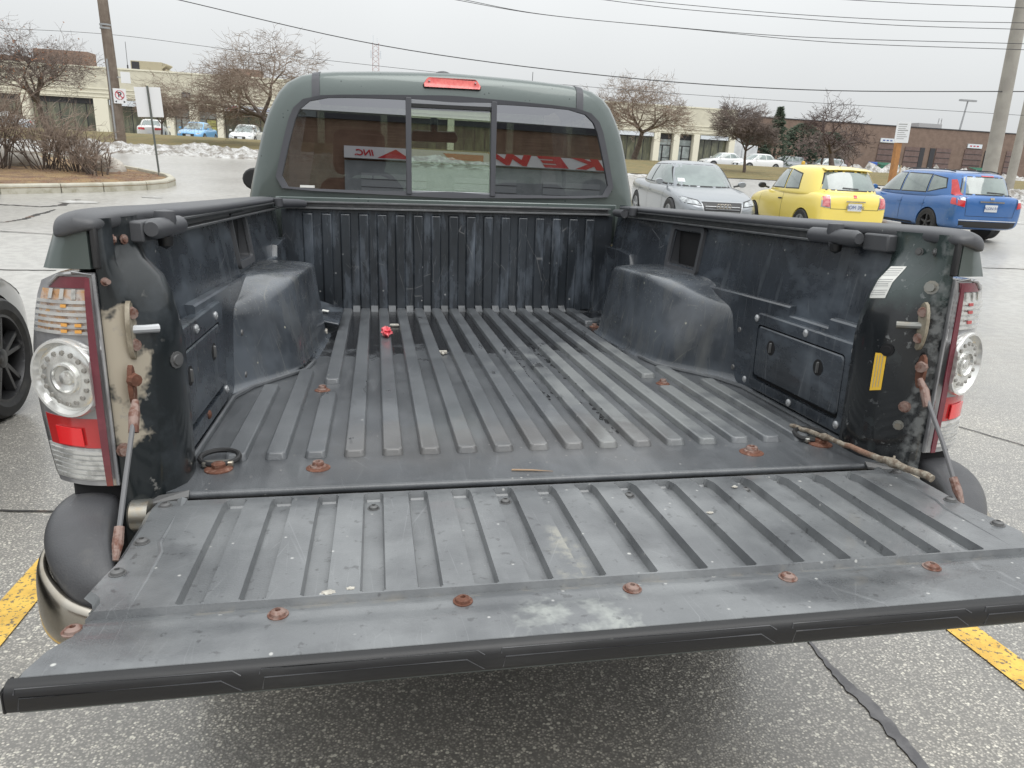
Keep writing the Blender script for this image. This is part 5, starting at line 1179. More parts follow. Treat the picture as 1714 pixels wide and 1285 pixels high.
for a, b in bays:
    wdt = b - a; x0, x1 = a + .32, b - .32; doorbay = wdt < 2.6
    hd = 3.62 if not doorbay else 3.62
    if doorbay:
        fr = up(MB().box(x0, x1, .52, .60, Z0, 3.5), 'door_surround', darkfr)
        up(MB().box(x0 + .05, x1 - .05, .47, .515, 2.55, 3.05), 'fanlight', winp, fr)
        up(MB().box(x0 + .05, (x0 + x1) / 2 - .25, .47, .515, Z0 + .25, 2.45), 'side_light', winp, fr)
        d = up(MB().box((x0 + x1) / 2 - .18, x1 - .06, .45, .515, Z0 + .15, 2.45), 'door', winp if a != -15.55 else mat('yellow_door_glass', (.38, .37, .13), .3))
        up(MB().box((x0 + x1) / 2 - .2, x1 - .04, .43, .449, 1.3, 1.38).box((x0 + x1) / 2 - .20, (x0 + x1) / 2 - .12, .43, .449, Z0 + .1, 2.5).box(x1 - .10, x1 - .02, .43, .449, Z0 + .1, 2.5), 'door_frame', darkfr, d)
    else:
        n_ = max(3, round(wdt / 1.05)); up(MB().box(a + .3, b - .3, .40, .60, 3.20, 3.62), 'soffit', darkfr)
        fr = up(MB().box(x0, x1, .56, .60, .86, 3.22), 'window_back', darkfr)
        for k in range(n_):
            xa = x0 + (x1 - x0) * k / n_ + .04; xb = x0 + (x1 - x0) * (k + 1) / n_ - .04
            up(MB().box(xa, xb, .53, .555, .90, 3.18), 'window_pane', winb)
# fascia signs
def sign(x0, x1, z0, z1, txt=None, c=None, c2=None, txt2=None):
    s_ = up(MB().box(x0, x1, -.02, .10, z0, z1), 'shop_sign', fascia)
    if txt:
        t = text(txt, (z1 - z0) * 1.0, c, 'sign_lettering', s_, shear=.3, ext=.01, bold=.012, align='LEFT'); t.rotation_euler = (math.radians(90), 0, 0); t.location = (x0 + .25, -.035, (z0 + z1) / 2)
    if txt2:
        t = text(txt2, (z1 - z0) * .45, c2, 'sign_lettering', s_, ext=.01, align='LEFT'); t.rotation_euler = (math.radians(90), 0, 0); t.location = (x0 + 2.0, -.035, (z0 + z1) / 2)
signr = mat('sign_red', (.45, .03, .05), .5); signb = mat('sign_blue', (.06, .10, .32), .5)
sign(-22.2, -17.9, 3.16, 3.58); sign(-13.1, -5.4, 3.20, 3.72, 'ACA', signr, signb, 'GRAPHICS  &  DISPLAY'); sign(30.8, 33.7, 3.24, 3.58); sign(21.9, 26.0, 3.24, 3.6)
# roof plant, each unit a thing
tan = mat('plant_tan', (.40, .36, .26), .7); brownm = mat('plant_brown', (.19, .125, .10), .7, var=((.25, .17, .13), 6, .4, .6))
def rooftop(name, label, x, y, z, w_, d, h, m_, vent=True, hood_=False):
    r = empty(name, (x, y, z)); tag(r, label, 'rooftop unit')
    MB().box(-w_ / 2, w_ / 2, -d / 2, d / 2, 0, h).build('casing', m_, r, bevel=.02)
    if vent: MB().box(-w_ / 2 + .08, -w_ / 2 + w_ * .28, -d / 2 - .02, -d / 2, .1, h - .08).build('louvre', darkfr, r)
    if hood_:
        for zz in (.1, h * .5): MB().plate([(w_ / 2, -d / 2, zz + h * .18), (w_ / 2 + .35, -d / 2, zz + h * .42), (w_ / 2 + .42, -d / 2, zz + h * .34), (w_ / 2, -d / 2, zz)], (0, d, 0)).build('intake_hood', m_, r)
rooftop('rooftop_unit', 'tan rooftop air handler with intake hoods just right of the wooden pole', -19.55, 72, 5.85, 2.5, 2, 1.08, tan, hood_=True)
rooftop('rooftop_unit', 'brown and tan rooftop unit above the beige units behind the tree by the cab', -11.4, 72, 5.85, 2.4, 2, 1.0, brownm)
rooftop('rooftop_unit', 'large rust brown rooftop screen seen through the big tree crown', -26.2, 72, 5.85, 4.2, 2, 1.5, brownm, vent=False)
rooftop('rooftop_unit', 'long low rust brown rooftop screen at the far left', -32.5, 73, 5.85, 6.5, 2, .9, brownm, vent=False)
for i, (x, h) in enumerate(((-20.9, 1.5), (-12.9, 1.4))):
    tag(MB().tube([(x, 70.5, 5.9), (x, 70.5, 5.9 + h * 1.6)], .02, 6).lathe((x, 70.5, 6.2), (0, 0, 1), [(.06, 0), (.06, .3)], 8).build('roof_aerial', darkfr), ('thin aerial on the beige roof left of the wooden pole', 'thin aerial on the beige roof right of the wooden pole')[i], 'aerial', 'aerials on the beige roof')
fl = empty('flood_lamp', (-16.0, 68.85, 4.1)); tag(fl, 'dark wall flood lamp on the beige parapet above the doorway', 'wall lamp')
MB().box(-.32, .32, -.35, .0, 0, .42).build('housing', darkfr, fl, bevel=.03); MB().box(-.26, .26, -.36, -.345, .04, .30).build('lens', mat('dull_glass', (.2, .2, .2), .3), fl)

# ================================================================== brown brick units on the right
brown = mat('brown_brick', (.205, .145, .115), .9, var=((.17, .12, .095), 1.5, .4, .6), bump=(12, .3, .01), layers=[dict(k='noise', s=2, st=(1, 1, 3), lo=.5, hi=.8, c=(.25, .19, .155), fac=.5)])
doorb = mat('shutter_brown', (.13, .085, .075), .7, var=((.16, .11, .10), 3, .4, .6))
bu = empty('brown_brick_units', (0, 85, 0)); tag(bu, 'brown brick industrial row with loading doors behind the blue estate car', 'building')
def bp(mb, name, m_, par=None, **k): return mb.build(name, m_, bu if par is None else par, **k)
bp(MB().box(45, 140, 0, 18, .5, 6.5), 'brick_wall', brown); bp(MB().box(44.9, 140.1, -.08, .3, 6.5, 6.62), 'coping', darkfr)
for x0, x1, z0, z1, nm, m_ in ((50.5, 52.4, .7, 4.3, 'loading_door', doorb), (56, 57.8, .7, 4.3, 'loading_door', doorb), (61.6, 63.8, .7, 4.35, 'loading_door', doorb), (65.4, 67.5, .7, 4.2, 'loading_door', doorb), (67.55, 68.2, .7, 4.2, 'slit_window', darkfr), (69.0, 69.7, .7, 4.2, 'slit_window', darkfr), (69.85, 72.0, .7, 4.25, 'loading_door', doorb), (74.0, 76.6, .7, 4.35, 'loading_door', doorb), (77.0, 77.8, .7, 4.3, 'slit_window', darkfr), (80.2, 82.4, .7, 4.4, 'loading_door', doorb), (85, 88, .7, 4.4, 'loading_door', doorb), (91, 94, .7, 4.4, 'loading_door', doorb)):
    d = bp(MB().box(x0, x1, -.10, -.02, z0, z1), nm, m_)
    if nm == 'loading_door':
        for k in range(5): MB().box(x0 + .03, x1 - .03, -.13, -.10, z0 + .3 + k * .68, z0 + .36 + k * .68).build('door_rail', darkfr, d)
for x0, x1, z0, z1, t_ in ((61.7, 63.7, 4.55, 5.05, 0), (74.2, 76.3, 4.5, 5.0, 1)):
    s_ = bp(MB().box(x0, x1, -.16, -.02, z0, z1), 'unit_sign', fascia)
    for k in range(3): MB().box(x0 + .3 + k * .5, x0 + .6 + k * .5, -.18, -.16, z0 + .18, z0 + .32).build('sign_mark', signr if t_ else signb, s_)
rooftop('rooftop_unit', 'grey rooftop unit on the brown brick building', 69.9, 88, 6.5, 3.4, 2, .75, mat('plant_grey', (.36, .37, .38), .6), vent=False)
greenm = mat('dumpster_green', (.03, .14, .09), .5)
for x, y, lb_ in ((75.5, 83.2, 'green dumpster against the brown wall behind the blue car roof'), (61.8, 83.0, 'green dumpster against the brown wall behind the sapling')):
    d = empty('dumpster', (x, y, .66)); tag(d, lb_, 'dumpster')
    MB().loft([[(-1.2, -.6, 0), (1.2, -.6, 0), (1.2, .6, 0), (-1.2, .6, 0)], [(-1.35, -.8, 1.15), (1.35, -.8, 1.15), (1.35, .6, 1.15), (-1.35, .6, 1.15)]]).build('bin_body', greenm, d)
    MB().plate([(-1.36, -.82, 1.17), (1.36, -.82, 1.17), (1.36, .62, 1.45), (-1.36, .62, 1.45)], (0, 0, .05)).build('bin_lid', greenm, d)
# fence-level yard walls of the far right: a line of parked-snow piles follows below

# ================================================================== street furniture
woodp = mat('pole_wood', (.13, .10, .08), .9, var=((.20, .165, .135), 3, .35, .65), bump=(30, .6, .01), layers=[dict(k='noise', s=12, st=(2, 2, .1), lo=.5, hi=.7, c=(.26, .22, .18), fac=.6)])
concp = mat('pole_concrete', (.36, .34, .30), .85, var=((.30, .28, .25), 2, .4, .6), bump=(60, .3, .004))
steel = mat('galvanised', (.35, .36, .37), .5, metal=.5)
signw = mat('sign_white', (.72, .73, .74), .5)
def zup(x, y): return terr(x, y)
wp = empty('wooden_pole', (-10.2, 31.2, zup(-10.2, 31.2))); tag(wp, 'weathered wooden utility pole with a no-parking sign across the road', 'utility pole')
MB().tube([(0, 0, -.2), (-.05, 0, 3), (-.22, 0, 10)], [.215, .195, .15], 16).build('shaft', woodp, wp)
MB().tube([(-.09, -.20, .3), (-.12, -.20, 3.2)], .035, 8).build('cable_guard', steel, wp)
MB().lathe((-.10, 0, 4.25), (0, 0, 1), [(.205, 0), (.205, .06), (.18, .06), (.18, .12), (.205, .12), (.205, .18)], 16).build('pole_band', steel, wp)
ns = empty('no_parking_sign', (-9.98, 30.95, 2.55)); tag(ns, 'square white no-parking sign with a crossed red P on the wooden pole', 'sign')
MB().box(-.23, .23, -.012, .0, -.28, .26).build('sign_plate', signw, ns)
MB().tube([(.157 * math.cos(t), -.016, .03 + .157 * math.sin(t)) for t in [2 * math.pi * k / 28 for k in range(29)]], .014, 6, False).build('red_ring', signr, ns)
t = text('P', .26, darkfr, 'letter', ns, ext=.002, bold=.006); t.rotation_euler = (math.radians(90), 0, 0); t.location = (0, -.016, .03)
MB().plate([(-.12, -.020, .13), (-.10, -.020, .16), (.12, -.020, -.07), (.10, -.020, -.10)], (0, .002, 0)).build('red_slash', signr, ns)
for sg in (-1, 1): MB().plate([(sg * .20, -.016, -.21), (sg * .12, -.016, -.17), (sg * .12, -.016, -.25)], (0, .002, 0)).build('arrow', darkfr, ns)
bx_ = empty('small_sign', (-9.72, 31.0, 3.22)); tag(bx_, 'small plain white notice on the wooden pole above the no-parking sign', 'sign')
MB().box(-.17, .17, -.012, 0, -.20, .20).build('sign_plate', signw, bx_); MB().box(-.30, -.17, -.01, .01, -.02, .02).build('bracket', steel, bx_)
# the double white sign on the island (seen from behind)
ds = empty('double_sign', (-5.94, 19.98, zup(-5.94, 19.98))); tag(ds, 'two plain white sign boards on a thin post at the island tip', 'sign')
MB().box(-.02, .02, -.02, .02, 0, 2.33).build('post', mat('post_green', (.10, .11, .10), .6), ds)
for a, b in ((-.33, -.025), (.025, .30)): MB().box(a, b, .022, .030, 1.58, 2.30).build('sign_board', signw, ds, bevel=.002)
ds.rotation_euler = (math.radians(0), math.radians(-2.5), 0)
# concrete poles on the right
cp1 = empty('concrete_pole', (17.85, 18.5, zup(17.85, 18.5))); tag(cp1, 'thick leaning concrete pole rising behind the blue estate car', 'utility pole')
MB().tube([(0, 0, -.3), (-.12, 0, 2.5), (-.52, 0, 9.5)], [.215, .195, .155], 18).build('shaft', concp, cp1)
cp2 = empty('concrete_pole', (26.8, 27.5, zup(26.8, 27.5))); tag(cp2, 'thinner grey concrete pole beyond the thick one, at the right edge', 'utility pole')
MB().tube([(.35, 0, -.3), (.30, 0, 2.5), (.1, 0, 8)], [.19, .18, .13], 16).build('shaft', concp, cp2)
MB().tube([(.42, -.2, 2.2), (.34, -.2, 5)], .035, 8).build('conduit', steel, cp2)
# private parking board on an orange wood post
pb = empty('parking_board', (16.47, 21.0, zup(16.47, 21)), (0, math.radians(-2), 0)); tag(pb, 'white notice board with dark lines of print on an orange wooden post', 'sign')
MB().box(-.085, .085, -.085, .085, 0, 2.15).build('post', mat('orange_wood', (.42, .20, .07), .7, var=((.34, .16, .06), 6, .4, .6)), pb, bevel=.01)
bd_ = MB().box(-.23, .27, -.11, -.087, 2.05, 2.70).build('board', signw, pb)
rr_ = random.Random(9)
for k in range(8): MB().box(-.17, -.17 + rr_.uniform(.25, .38), -.113, -.1105, 2.60 - k * .062, 2.618 - k * .062 + (.012 if k in (0, 3) else 0)).build('printed_line', inkm, bd_)
MB().tube([(.08, -.02, .75), (.22, -.02, 1.05), (.24, -.02, 1.35)], [.03, .025, .015], 6).tube([(.10, -.02, .70), (.26, -.02, .95)], [.025, .015], 6).build('broken_brace', mat('pale_wood', (.55, .42, .26), .8), pb)
# hydrant-sized yellow post and blue bin beyond
yb = empty('yellow_hydrant', (38.5, 63, .66)); tag(yb, 'small yellow hydrant on the far verge left of the sapling', 'hydrant')
MB().lathe((0, 0, 0), (0, 0, 1), [(.20, 0), (.20, .08), (.14, .10), (.14, .75), (.18, .78), (.16, .95), (.05, 1.05)], 14).build('barrel', mat('hydrant_yellow', (.60, .36, .04), .5), yb); MB().tube([(-.26, 0, .6), (.26, 0, .6)], .07, 8).build('nozzle', bpy.data.materials['hydrant_yellow'], yb)
bb2 = empty('blue_bin', (45.6, 63, .66)); tag(bb2, 'blue mailbox beyond the sapling beside the wooden post', 'mailbox')
MB().box(-.3, .3, -.3, .3, .3, 1.3).build('box_body', mat('bin_blue', (.03, .10, .38), .5), bb2, bevel=.05); MB().box(-.2, .2, -.2, .2, 0, .3).build('legs', darkfr, bb2)
# masts on the skyline
ms = empty('light_mast', (103.7, 121.4, .6)); tag(ms, 'tall thin floodlight mast far behind the brown units', 'light mast')
MB().tube([(-1, 0, 0), (0, 0, 13)], [.25, .12], 8).build('shaft', steel, ms); MB().box(-1.6, 1.6, -.3, .3, 13, 13.3).build('lamp_bar', steel, ms)
lt = empty('lattice_tower', (0, 165, .6)); tag(lt, 'small red and white lattice mast showing over the cab roof', 'mast')
lr = mat('mast_red', (.36, .22, .20), .6)
g = MB()
for sx in (-.75, .75):
    for sy in (-.75, .75): g.tube([(sx, sy, 0), (sx * .8, sy * .8, 20)], .045, 5)
for k in range(14):
    z = 6 + k; g.tube([(-.7, -.7, z), (.7, -.7, z + 1)], .03, 4); g.tube([(.7, -.7, z), (-.7, -.7, z + 1)], .03, 4)
g.build('lattice', lr, lt); MB().tube([(-.5, 0, 17), (-.5, 0, 21.5)], .06, 5).tube([(.3, 0, 17), (.3, 0, 21.0)], .06, 5).box(-1.1, -.8, -.2, .2, 17.2, 18.6).box(.8, 1.1, -.2, .2, 17.2, 18.6).build('antennas', fascia, lt)
ra = MB().tube([(21.1, 105, 0), (21.1, 105, 11.6)], [.08, .04], 6).build('roof_aerial', darkfr); tag(ra, 'thin aerial rod on the skyline right of the brake light', 'aerial')
lt2 = empty('lattice_tower', (75.2, 92, 6.3)); tag(lt2, 'short grey lattice aerial on the brown brick roof', 'mast')
g = MB()
for sx in (-.3, .3): g.tube([(sx, 0, 0), (sx * .7, 0, 2)], .05, 5)
for k in range(5): g.tube([(-.28, 0, .1 + k * .38), (.28, 0, .4 + k * .38)], .035, 4)
g.build('lattice', steel, lt2)

# ---- overhead wires: each one its own sagging line
wirem = mat('wire', (.035, .035, .038), .6)
def depthpt(px, d):
    a = (px[0] - 857) / 1220.33; b_ = (px[1] - 642.5) / 1220.33; return CAM + (cf + cr * a - cu * b_) * d
W_ = [((284, -4), (640, 76), (1010, 126), (1350, 150), (1714, 153), 24, 21, 'thicker wire that drops to the right across the whole sky'),
      ((-20, 46), (190, 58), (450, 90), (1020, 148), (1714, 193), 31, 30, 'lowest thin wire through the wooden pole and behind the cab'),
      ((755, -2), (900, 23), (1100, 43), (1350, 62), (1714, 73), 22, 20, 'upper wire of the close pair in the middle sky'),
      ((775, -1), (910, 24), (1150, 48), (1400, 71), (1714, 83), 22, 20, 'lower wire of the close pair in the middle sky'),
      ((1000, -2), (1130, 14), (1300, 28), (1500, 42), (1714, 49), 22, 20, 'thin wire above the close pair, lower of two'),
      ((1045, -2), (1160, 9), (1320, 23), (1520, 34), (1714, 38), 22, 20, 'thin wire above the close pair, upper of two'),
      ((1395, -2), (1480, 3), (1560, 7), (1640, 10), (1714, 13), 22, 20, 'top wire near the upper right corner')]
WPTS = []
for p0, p1, p2, p3, p4, d0, d1, lb_ in W_:
    P = [depthpt(p, d0 + (d1 - d0) * i / 4) for i, p in enumerate((p0, p1, p2, p3, p4))]
    ext0 = P[0] + (P[0] - P[1]) * .6; ext1 = P[4] + (P[4] - P[3]) * .6
    Q = [ext0] + P + [ext1]; C3 = []
    for i in range(1, len(Q) - 2):
        for k in range(8):
            t = k / 8; a, b_, c_, d_ = Q[i - 1], Q[i], Q[i + 1], Q[i + 2]
            C3.append(.5 * ((2 * b_) + (c_ - a) * t + (2 * a - 5 * b_ + 4 * c_ - d_) * t * t + (3 * b_ - a - 3 * c_ + d_) * t ** 3))
    C3 = [ext0] + C3 + [P[4], ext1]
    tag(MB().tube(C3, .015 if 'thicker' in lb_ else .009, 6).build('overhead_wire', wirem), lb_, 'wire', 'wires over the road')

# ================================================================== island, snow, boulder
curbm = mat('curb_concrete', (.46, .44, .37), .85, var=((.36, .34, .27), 3, .4, .65), bump=(60, .5, .005), layers=[dict(k='noise', s=6, lo=.5, hi=.7, c=(.24, .22, .15), fac=.7, mask=[(2, -.02, .10, 1, .1)])])
mulch = mat('mulch', (.20, .125, .08), .95, var=((.32, .22, .11), 2, .4, .6), bump=(30, 1, .04), layers=[dict(k='noise', s=25, lo=.5, hi=.65, c=(.11, .07, .05), fac=.7)])
IS = [(-22, 9.2), (-17, 11.3), (-12.5, 13.4), (-8.03, 15.93), (-7.1, 16.6), (-6.4, 17.1), (-5.67, 17.8), (-5.35, 18.4), (-5.33, 19.1), (-5.6, 19.8), (-6.6, 21.0), (-9, 23.2), (-13, 26.0), (-22, 27.2)]
isl = tag(MB().loft([[(x, y, terr(x, y) + .12) for x, y in IS], [(x, y, terr(x, y) + .13) for x, y in IS]]).build('planting_bed', mulch, smooth=0), None, None, kind='structure')
cm = Vector((-13, 19)); 
def off(i, d):
    a, b_, c_ = Vector(IS[max(i - 1, 0)]), Vector(IS[i]), Vector(IS[min(i + 1, len(IS) - 1)]); t = (c_ - a).normalized(); return b_ + Vector((t.y, -t.x)) * d
dense = []
for i in range(len(IS) - 1):
    a, b_ = Vector(IS[i]), Vector(IS[i + 1]); n_ = max(1, round((b_ - a).length / (.9 if 5 <= i <= 8 else 2.2)))
    for k in range(n_): dense.append((i + k / n_))
dense.append(len(IS) - 1.0)
def isp(u, d):
    i = min(int(u), len(IS) - 2); return off(i, d).lerp(off(i + 1, d), u - i)
for a, b_ in zip(dense, dense[1:]):
    m_ = MB(); R = []
    for u in (a + .012, (a + b_) / 2, b_ - .004):
        o_, i_ = isp(u, .0), isp(u, -.17); z = terr(*o_)
        R.append([(o_.x, o_.y, z - .05), (o_.x + (i_.x - o_.x) * .04, o_.y + (i_.y - o_.y) * .04, z + .17), (i_.x + (o_.x - i_.x) * .75, i_.y + (o_.y - i_.y) * .75, z + .20), (i_.x, i_.y, z + .20), (i_.x, i_.y, z - .05)])
    m_.loft(R).build('curb_block', curbm, isl, bevel=.012)
def rockmesh(name, c, size, seed, m_, lab_, cat, flat=.25, sub=4):
    bm = bmesh.new(); bmesh.ops.create_icosphere(bm, subdivisions=sub, radius=1); o_ = MB()
    for v in bm.verts:
        v.co *= 1 + .35 * noise.noise(v.co * 1.1 + Vector((seed, 1, 2))) + .10 * noise.noise(v.co * 3.3 + Vector((seed, 1, 2))) + .04 * noise.noise(v.co * 9)
    o_.add([(c[0] + v.co.x * size[0], c[1] + v.co.y * size[1], c[2] + (v.co.z + flat) * size[2]) for v in bm.verts], [tuple(v.index for v in f.verts) for f in bm.faces]); bm.free()
    return tag(o_.build(name, m_, smooth=30), lab_, cat)
stone = mat('boulder_stone', (.36, .33, .29), .85, var=((.48, .45, .40), 3, .4, .65), bump=(25, .6, .02))
rockmesh('boulder', (-7.35, 20.5, terr(-7, 20) + .12), (.42, .40, .36), 3, stone, 'grey boulder at the right foot of the bare shrubs', 'boulder')
rockmesh('boulder', (-9.9, 20.9, terr(-9, 20) + .12), (.8, .6, .42), 8, stone, 'larger pale boulder half hidden inside the bare shrubs', 'boulder')
snowm = mat('old_snow', (.40, .39, .37), .8, var=((.56, .56, .55), 2.5, .4, .6), bump=(12, .8, .04), layers=[dict(k='noise', s=4, lo=.46, hi=.60, c=(.17, .15, .125), fac=.85, det=10), dict(k='noise', s=20, lo=.54, hi=.62, c=(.09, .075, .065), fac=.7)])
def snowbank(name, x0, x1, y0, y1, h, seed, step=.16, zf=terr):
    nx, ny = int((x1 - x0) / step), int((y1 - y0) / step)
    def fn(i, j):
        x, y = x0 + i * step, y0 + j * step; u, v = i / nx, j / ny
        e = min(1, 5 * u, 5 * (1 - u)) * math.sin(math.pi * min(1, max(0, v))) ** .7
        n_ = noise.noise(Vector((x * .55, y * .8, seed))) * .5 + noise.noise(Vector((x * 1.7, y * 1.7, seed))) * .45 + abs(noise.noise(Vector((x * 4.2, y * 4.2, seed)))) * .55
        return (x + .1 * noise.noise(Vector((x * 3, y * 3, 1))), y, zf(x, y) - .04 + h * e * max(.05, .55 + n_))
    o_ = MB().grid(list(range(nx + 1)), list(range(ny + 1)), fn).build(name, snowm, smooth=25); o_['kind'] = 'stuff'; return o_
tag(snowbank('snow_bank', -45, 13.5, 27.6, 30.4, .42, 3), 'dirty ploughed snow bank along the far side of the road', 'snow', kind='stuff')
tag(snowbank('snow_bank', 20.5, 30, 22.6, 26.5, .65, 8), 'snow heap at the right edge beyond the blue car', 'snow', kind='stuff')
tag(snowbank('snow_bank', 28, 52, 47, 52, 1.1, 12, step=.3), 'white snow piles beyond the yellow car by the sapling', 'snow', kind='stuff')
slush = mat('slush', (.60, .60, .58), .5, var=((.3, .29, .27), 2, .35, .6))
for i, (x, y, a, b_) in enumerate(((16.5, 13.0, 1.4, .25), (14.5, 9.9, 1.8, .18), (19, 15.5, 2.0, .4), (-6.2, 15.0, .35, .25), (-5.2, 16.4, .22, .12), (18.8, 18.3, 2.5, .4))):
    P = [(x + a * math.cos(t) * (1 + .3 * noise.noise(Vector((t, i, 0)))), y + b_ * math.sin(t) * (1 + .3 * noise.noise(Vector((i, t, 3))))) for t in [2 * math.pi * k / 20 for k in range(20)]]
    o_ = MB().add([(p[0], p[1], terr(*p) + .008) for p in P] + [(x, y, terr(x, y) + .03)], [(k, (k + 1) % 20, 20) for k in range(20)]).build('snow_patch', slush, smooth=180); tag(o_, ('thin slush streak behind the blue car', 'narrow slush streak right of the bed', 'wide slush patch beyond the blue car', 'white snow blob on the lot below the island', 'small snow blob against the island kerb', 'long slush line at the right edge')[i], 'snow patch', kind='stuff')

# ================================================================== bare trees and shrubs
barkm = mat('bark', (.085, .065, .055), .9, var=((.14, .11, .09), 8, .35, .65), bump=(40, .6, .01))
twm = mat('twigs', (.125, .10, .09), .9, var=((.19, .15, .13), .8, .35, .65))
twm2 = mat('twigs_grey', (.20, .155, .125), .9, var=((.27, .21, .165), .8, .35, .65))
leafm = mat('dead_leaves', (.22, .09, .045), .9, var=((.30, .15, .08), 2, .4, .6))
def tree(name, label, base, H, spread, seed, levels=5, trunk_h=.3, r0=.14, lean=(0, 0), droop=.0, nb=3, upw=.35, twig_mat=None, tw=.010, leaves=0, stems=1, ang=.65, decay=.70, cat='tree', flat=0, group=None, jit=.28):
    rr = random.Random(seed); root = empty(name, (base[0], base[1], terr(*base) if len(base) < 3 else base[2])); tag(root, label, cat, group)
    T, Cr, Lf = MB(), MB(), []
    def grow(p, d, L_, r, lv):
        n_ = 3 if lv < levels - 1 else 2; pts = [p]; rad = [r]
        for i in range(n_):
            d = (d + Vector((rr.gauss(0, jit), rr.gauss(0, jit), rr.gauss(0, jit * .7))) * .6 + Vector((0, 0, (upw if lv < 3 else upw * .3) - droop * lv * .14)) * .25)
            if flat and lv >= 1: d.z *= .75
            d.normalize(); p = p + d * L_ / n_; pts.append(p); rad.append(max(r * (1 - .45 * (i + 1) / n_), tw * .55))
        (T if lv <= 1 else Cr).tube(pts, rad, 6 if lv <= 1 else (4 if lv < 3 else 3), caps=False)
        if lv >= levels:
            if leaves and rr.random() < leaves: Lf.append(p)
            return
        kids = nb + (1 if rr.random() < .4 else 0)
        for k in range(kids):
            t = rr.uniform(.25, 1.0) if (k and lv > 0) else 1.0
            i = min(int(t * n_), n_ - 1); q = pts[i].lerp(pts[i + 1], t * n_ - i) if t < 1 else pts[-1]
            az = 2 * math.pi * (k + rr.random() * .7) / kids; a = ang * rr.uniform(.55, 1.35)
            side = d.orthogonal().normalized(); side.rotate(Matrix.Rotation(az, 3, d))
            nd = (d * math.cos(a) + side * math.sin(a)); nd.x *= spread; nd.y *= spread; nd.normalize()
            grow(q, nd, L_ * decay * rr.uniform(.75, 1.2), max(rad[i] * .68, tw), lv + 1)
    for s_ in range(stems):
        d0 = Vector((lean[0] + (rr.uniform(-.5, .5) if stems > 1 else 0), lean[1] + (rr.uniform(-.3, .3) if stems > 1 else 0), 1)).normalized()
        grow(Vector((rr.uniform(-.15, .15) if stems > 1 else 0, 0, -.1)), d0, H * trunk_h, r0 * (1 if stems == 1 else .7), 0)
    zmax = max(v[2] for v in Cr.v); k = H / zmax
    for m_ in (T, Cr): m_.v = [(v[0] * k, v[1] * k, v[2] * k) for v in m_.v]
    T.build('trunk', barkm, root, smooth=180); Cr.build('crown', twig_mat or twm, root, smooth=0)
    if Lf:
        g = MB()
        for p in Lf:
            p = Vector(p) * k; a = Vector((rr.uniform(-1, 1), rr.uniform(-1, 1), rr.uniform(-1, 1))).normalized() * .045; b_ = a.orthogonal().normalized() * .03
            g.add([p - a, p + b_, p + a, p - b_], [(0, 1, 2, 3)])
        g.build('dead_leaves', leafm, root, smooth=0)
    return root
tree('bare_tree', 'big dark bare tree at the far left behind the shrubs', (-14.6, 36.2), 5.4, 1.35, 11, levels=7, trunk_h=.30, r0=.17, nb=3, ang=.75, decay=.76, tw=.005, leaves=.05, upw=.35)
tree('bare_tree', 'small round-topped bare tree between the wooden pole and the glass doors', (-14.3, 53.0), 4.0, 1.7, 23, levels=6, trunk_h=.34, r0=.10, nb=4, ang=.62, decay=.72, tw=.010, upw=.35, jit=.18, twig_mat=twm2)
tree('bare_tree', 'spreading bare tree with drooping twigs left of the pickup cab', (-4.6, 37.0), 5.6, 1.5, 35, levels=7, trunk_h=.26, r0=.15, nb=3, ang=.75, decay=.78, tw=.005, lean=(-.15, 0), upw=.25, droop=.12, twig_mat=twm2)
tree('bare_tree', 'spreading bare tree just right of the pickup cab', (16.3, 46.0), 6.4, 1.45, 41, levels=7, trunk_h=.27, r0=.17, nb=3, ang=.75, decay=.77, tw=.006, upw=.25, droop=.10, leaves=.02, twig_mat=twm2)
tree('bare_tree', 'dense rounded bare tree on a thin trunk behind the grey and yellow cars', (18.6, 35.5), 4.0, 1.6, 52, levels=6, trunk_h=.32, r0=.09, nb=4, ang=.60, decay=.73, tw=.007, upw=.35, jit=.18)
tree('bare_tree', 'dark gnarled bare tree behind the yellow hatchback', (25.8, 38.5), 5.0, 1.35, 64, levels=6, trunk_h=.30, r0=.19, nb=3, ang=.8, decay=.74, tw=.009, upw=.3, twig_mat=mat('twigs_dark', (.085, .06, .055), .9))
tree('sapling', 'thin bare sapling by the snow piles left of the orange post', (33.0, 47.0), 2.3, 1.2, 71, levels=4, trunk_h=.4, r0=.05, nb=3, ang=.6, decay=.7, tw=.014, cat='sapling')
tree('bare_tree', 'purple-brown bare thicket tree behind the white saloon', (42, 66), 4.6, 1.5, 77, levels=6, trunk_h=.25, r0=.12, nb=3, ang=.7, decay=.72, tw=.03, twig_mat=twm)
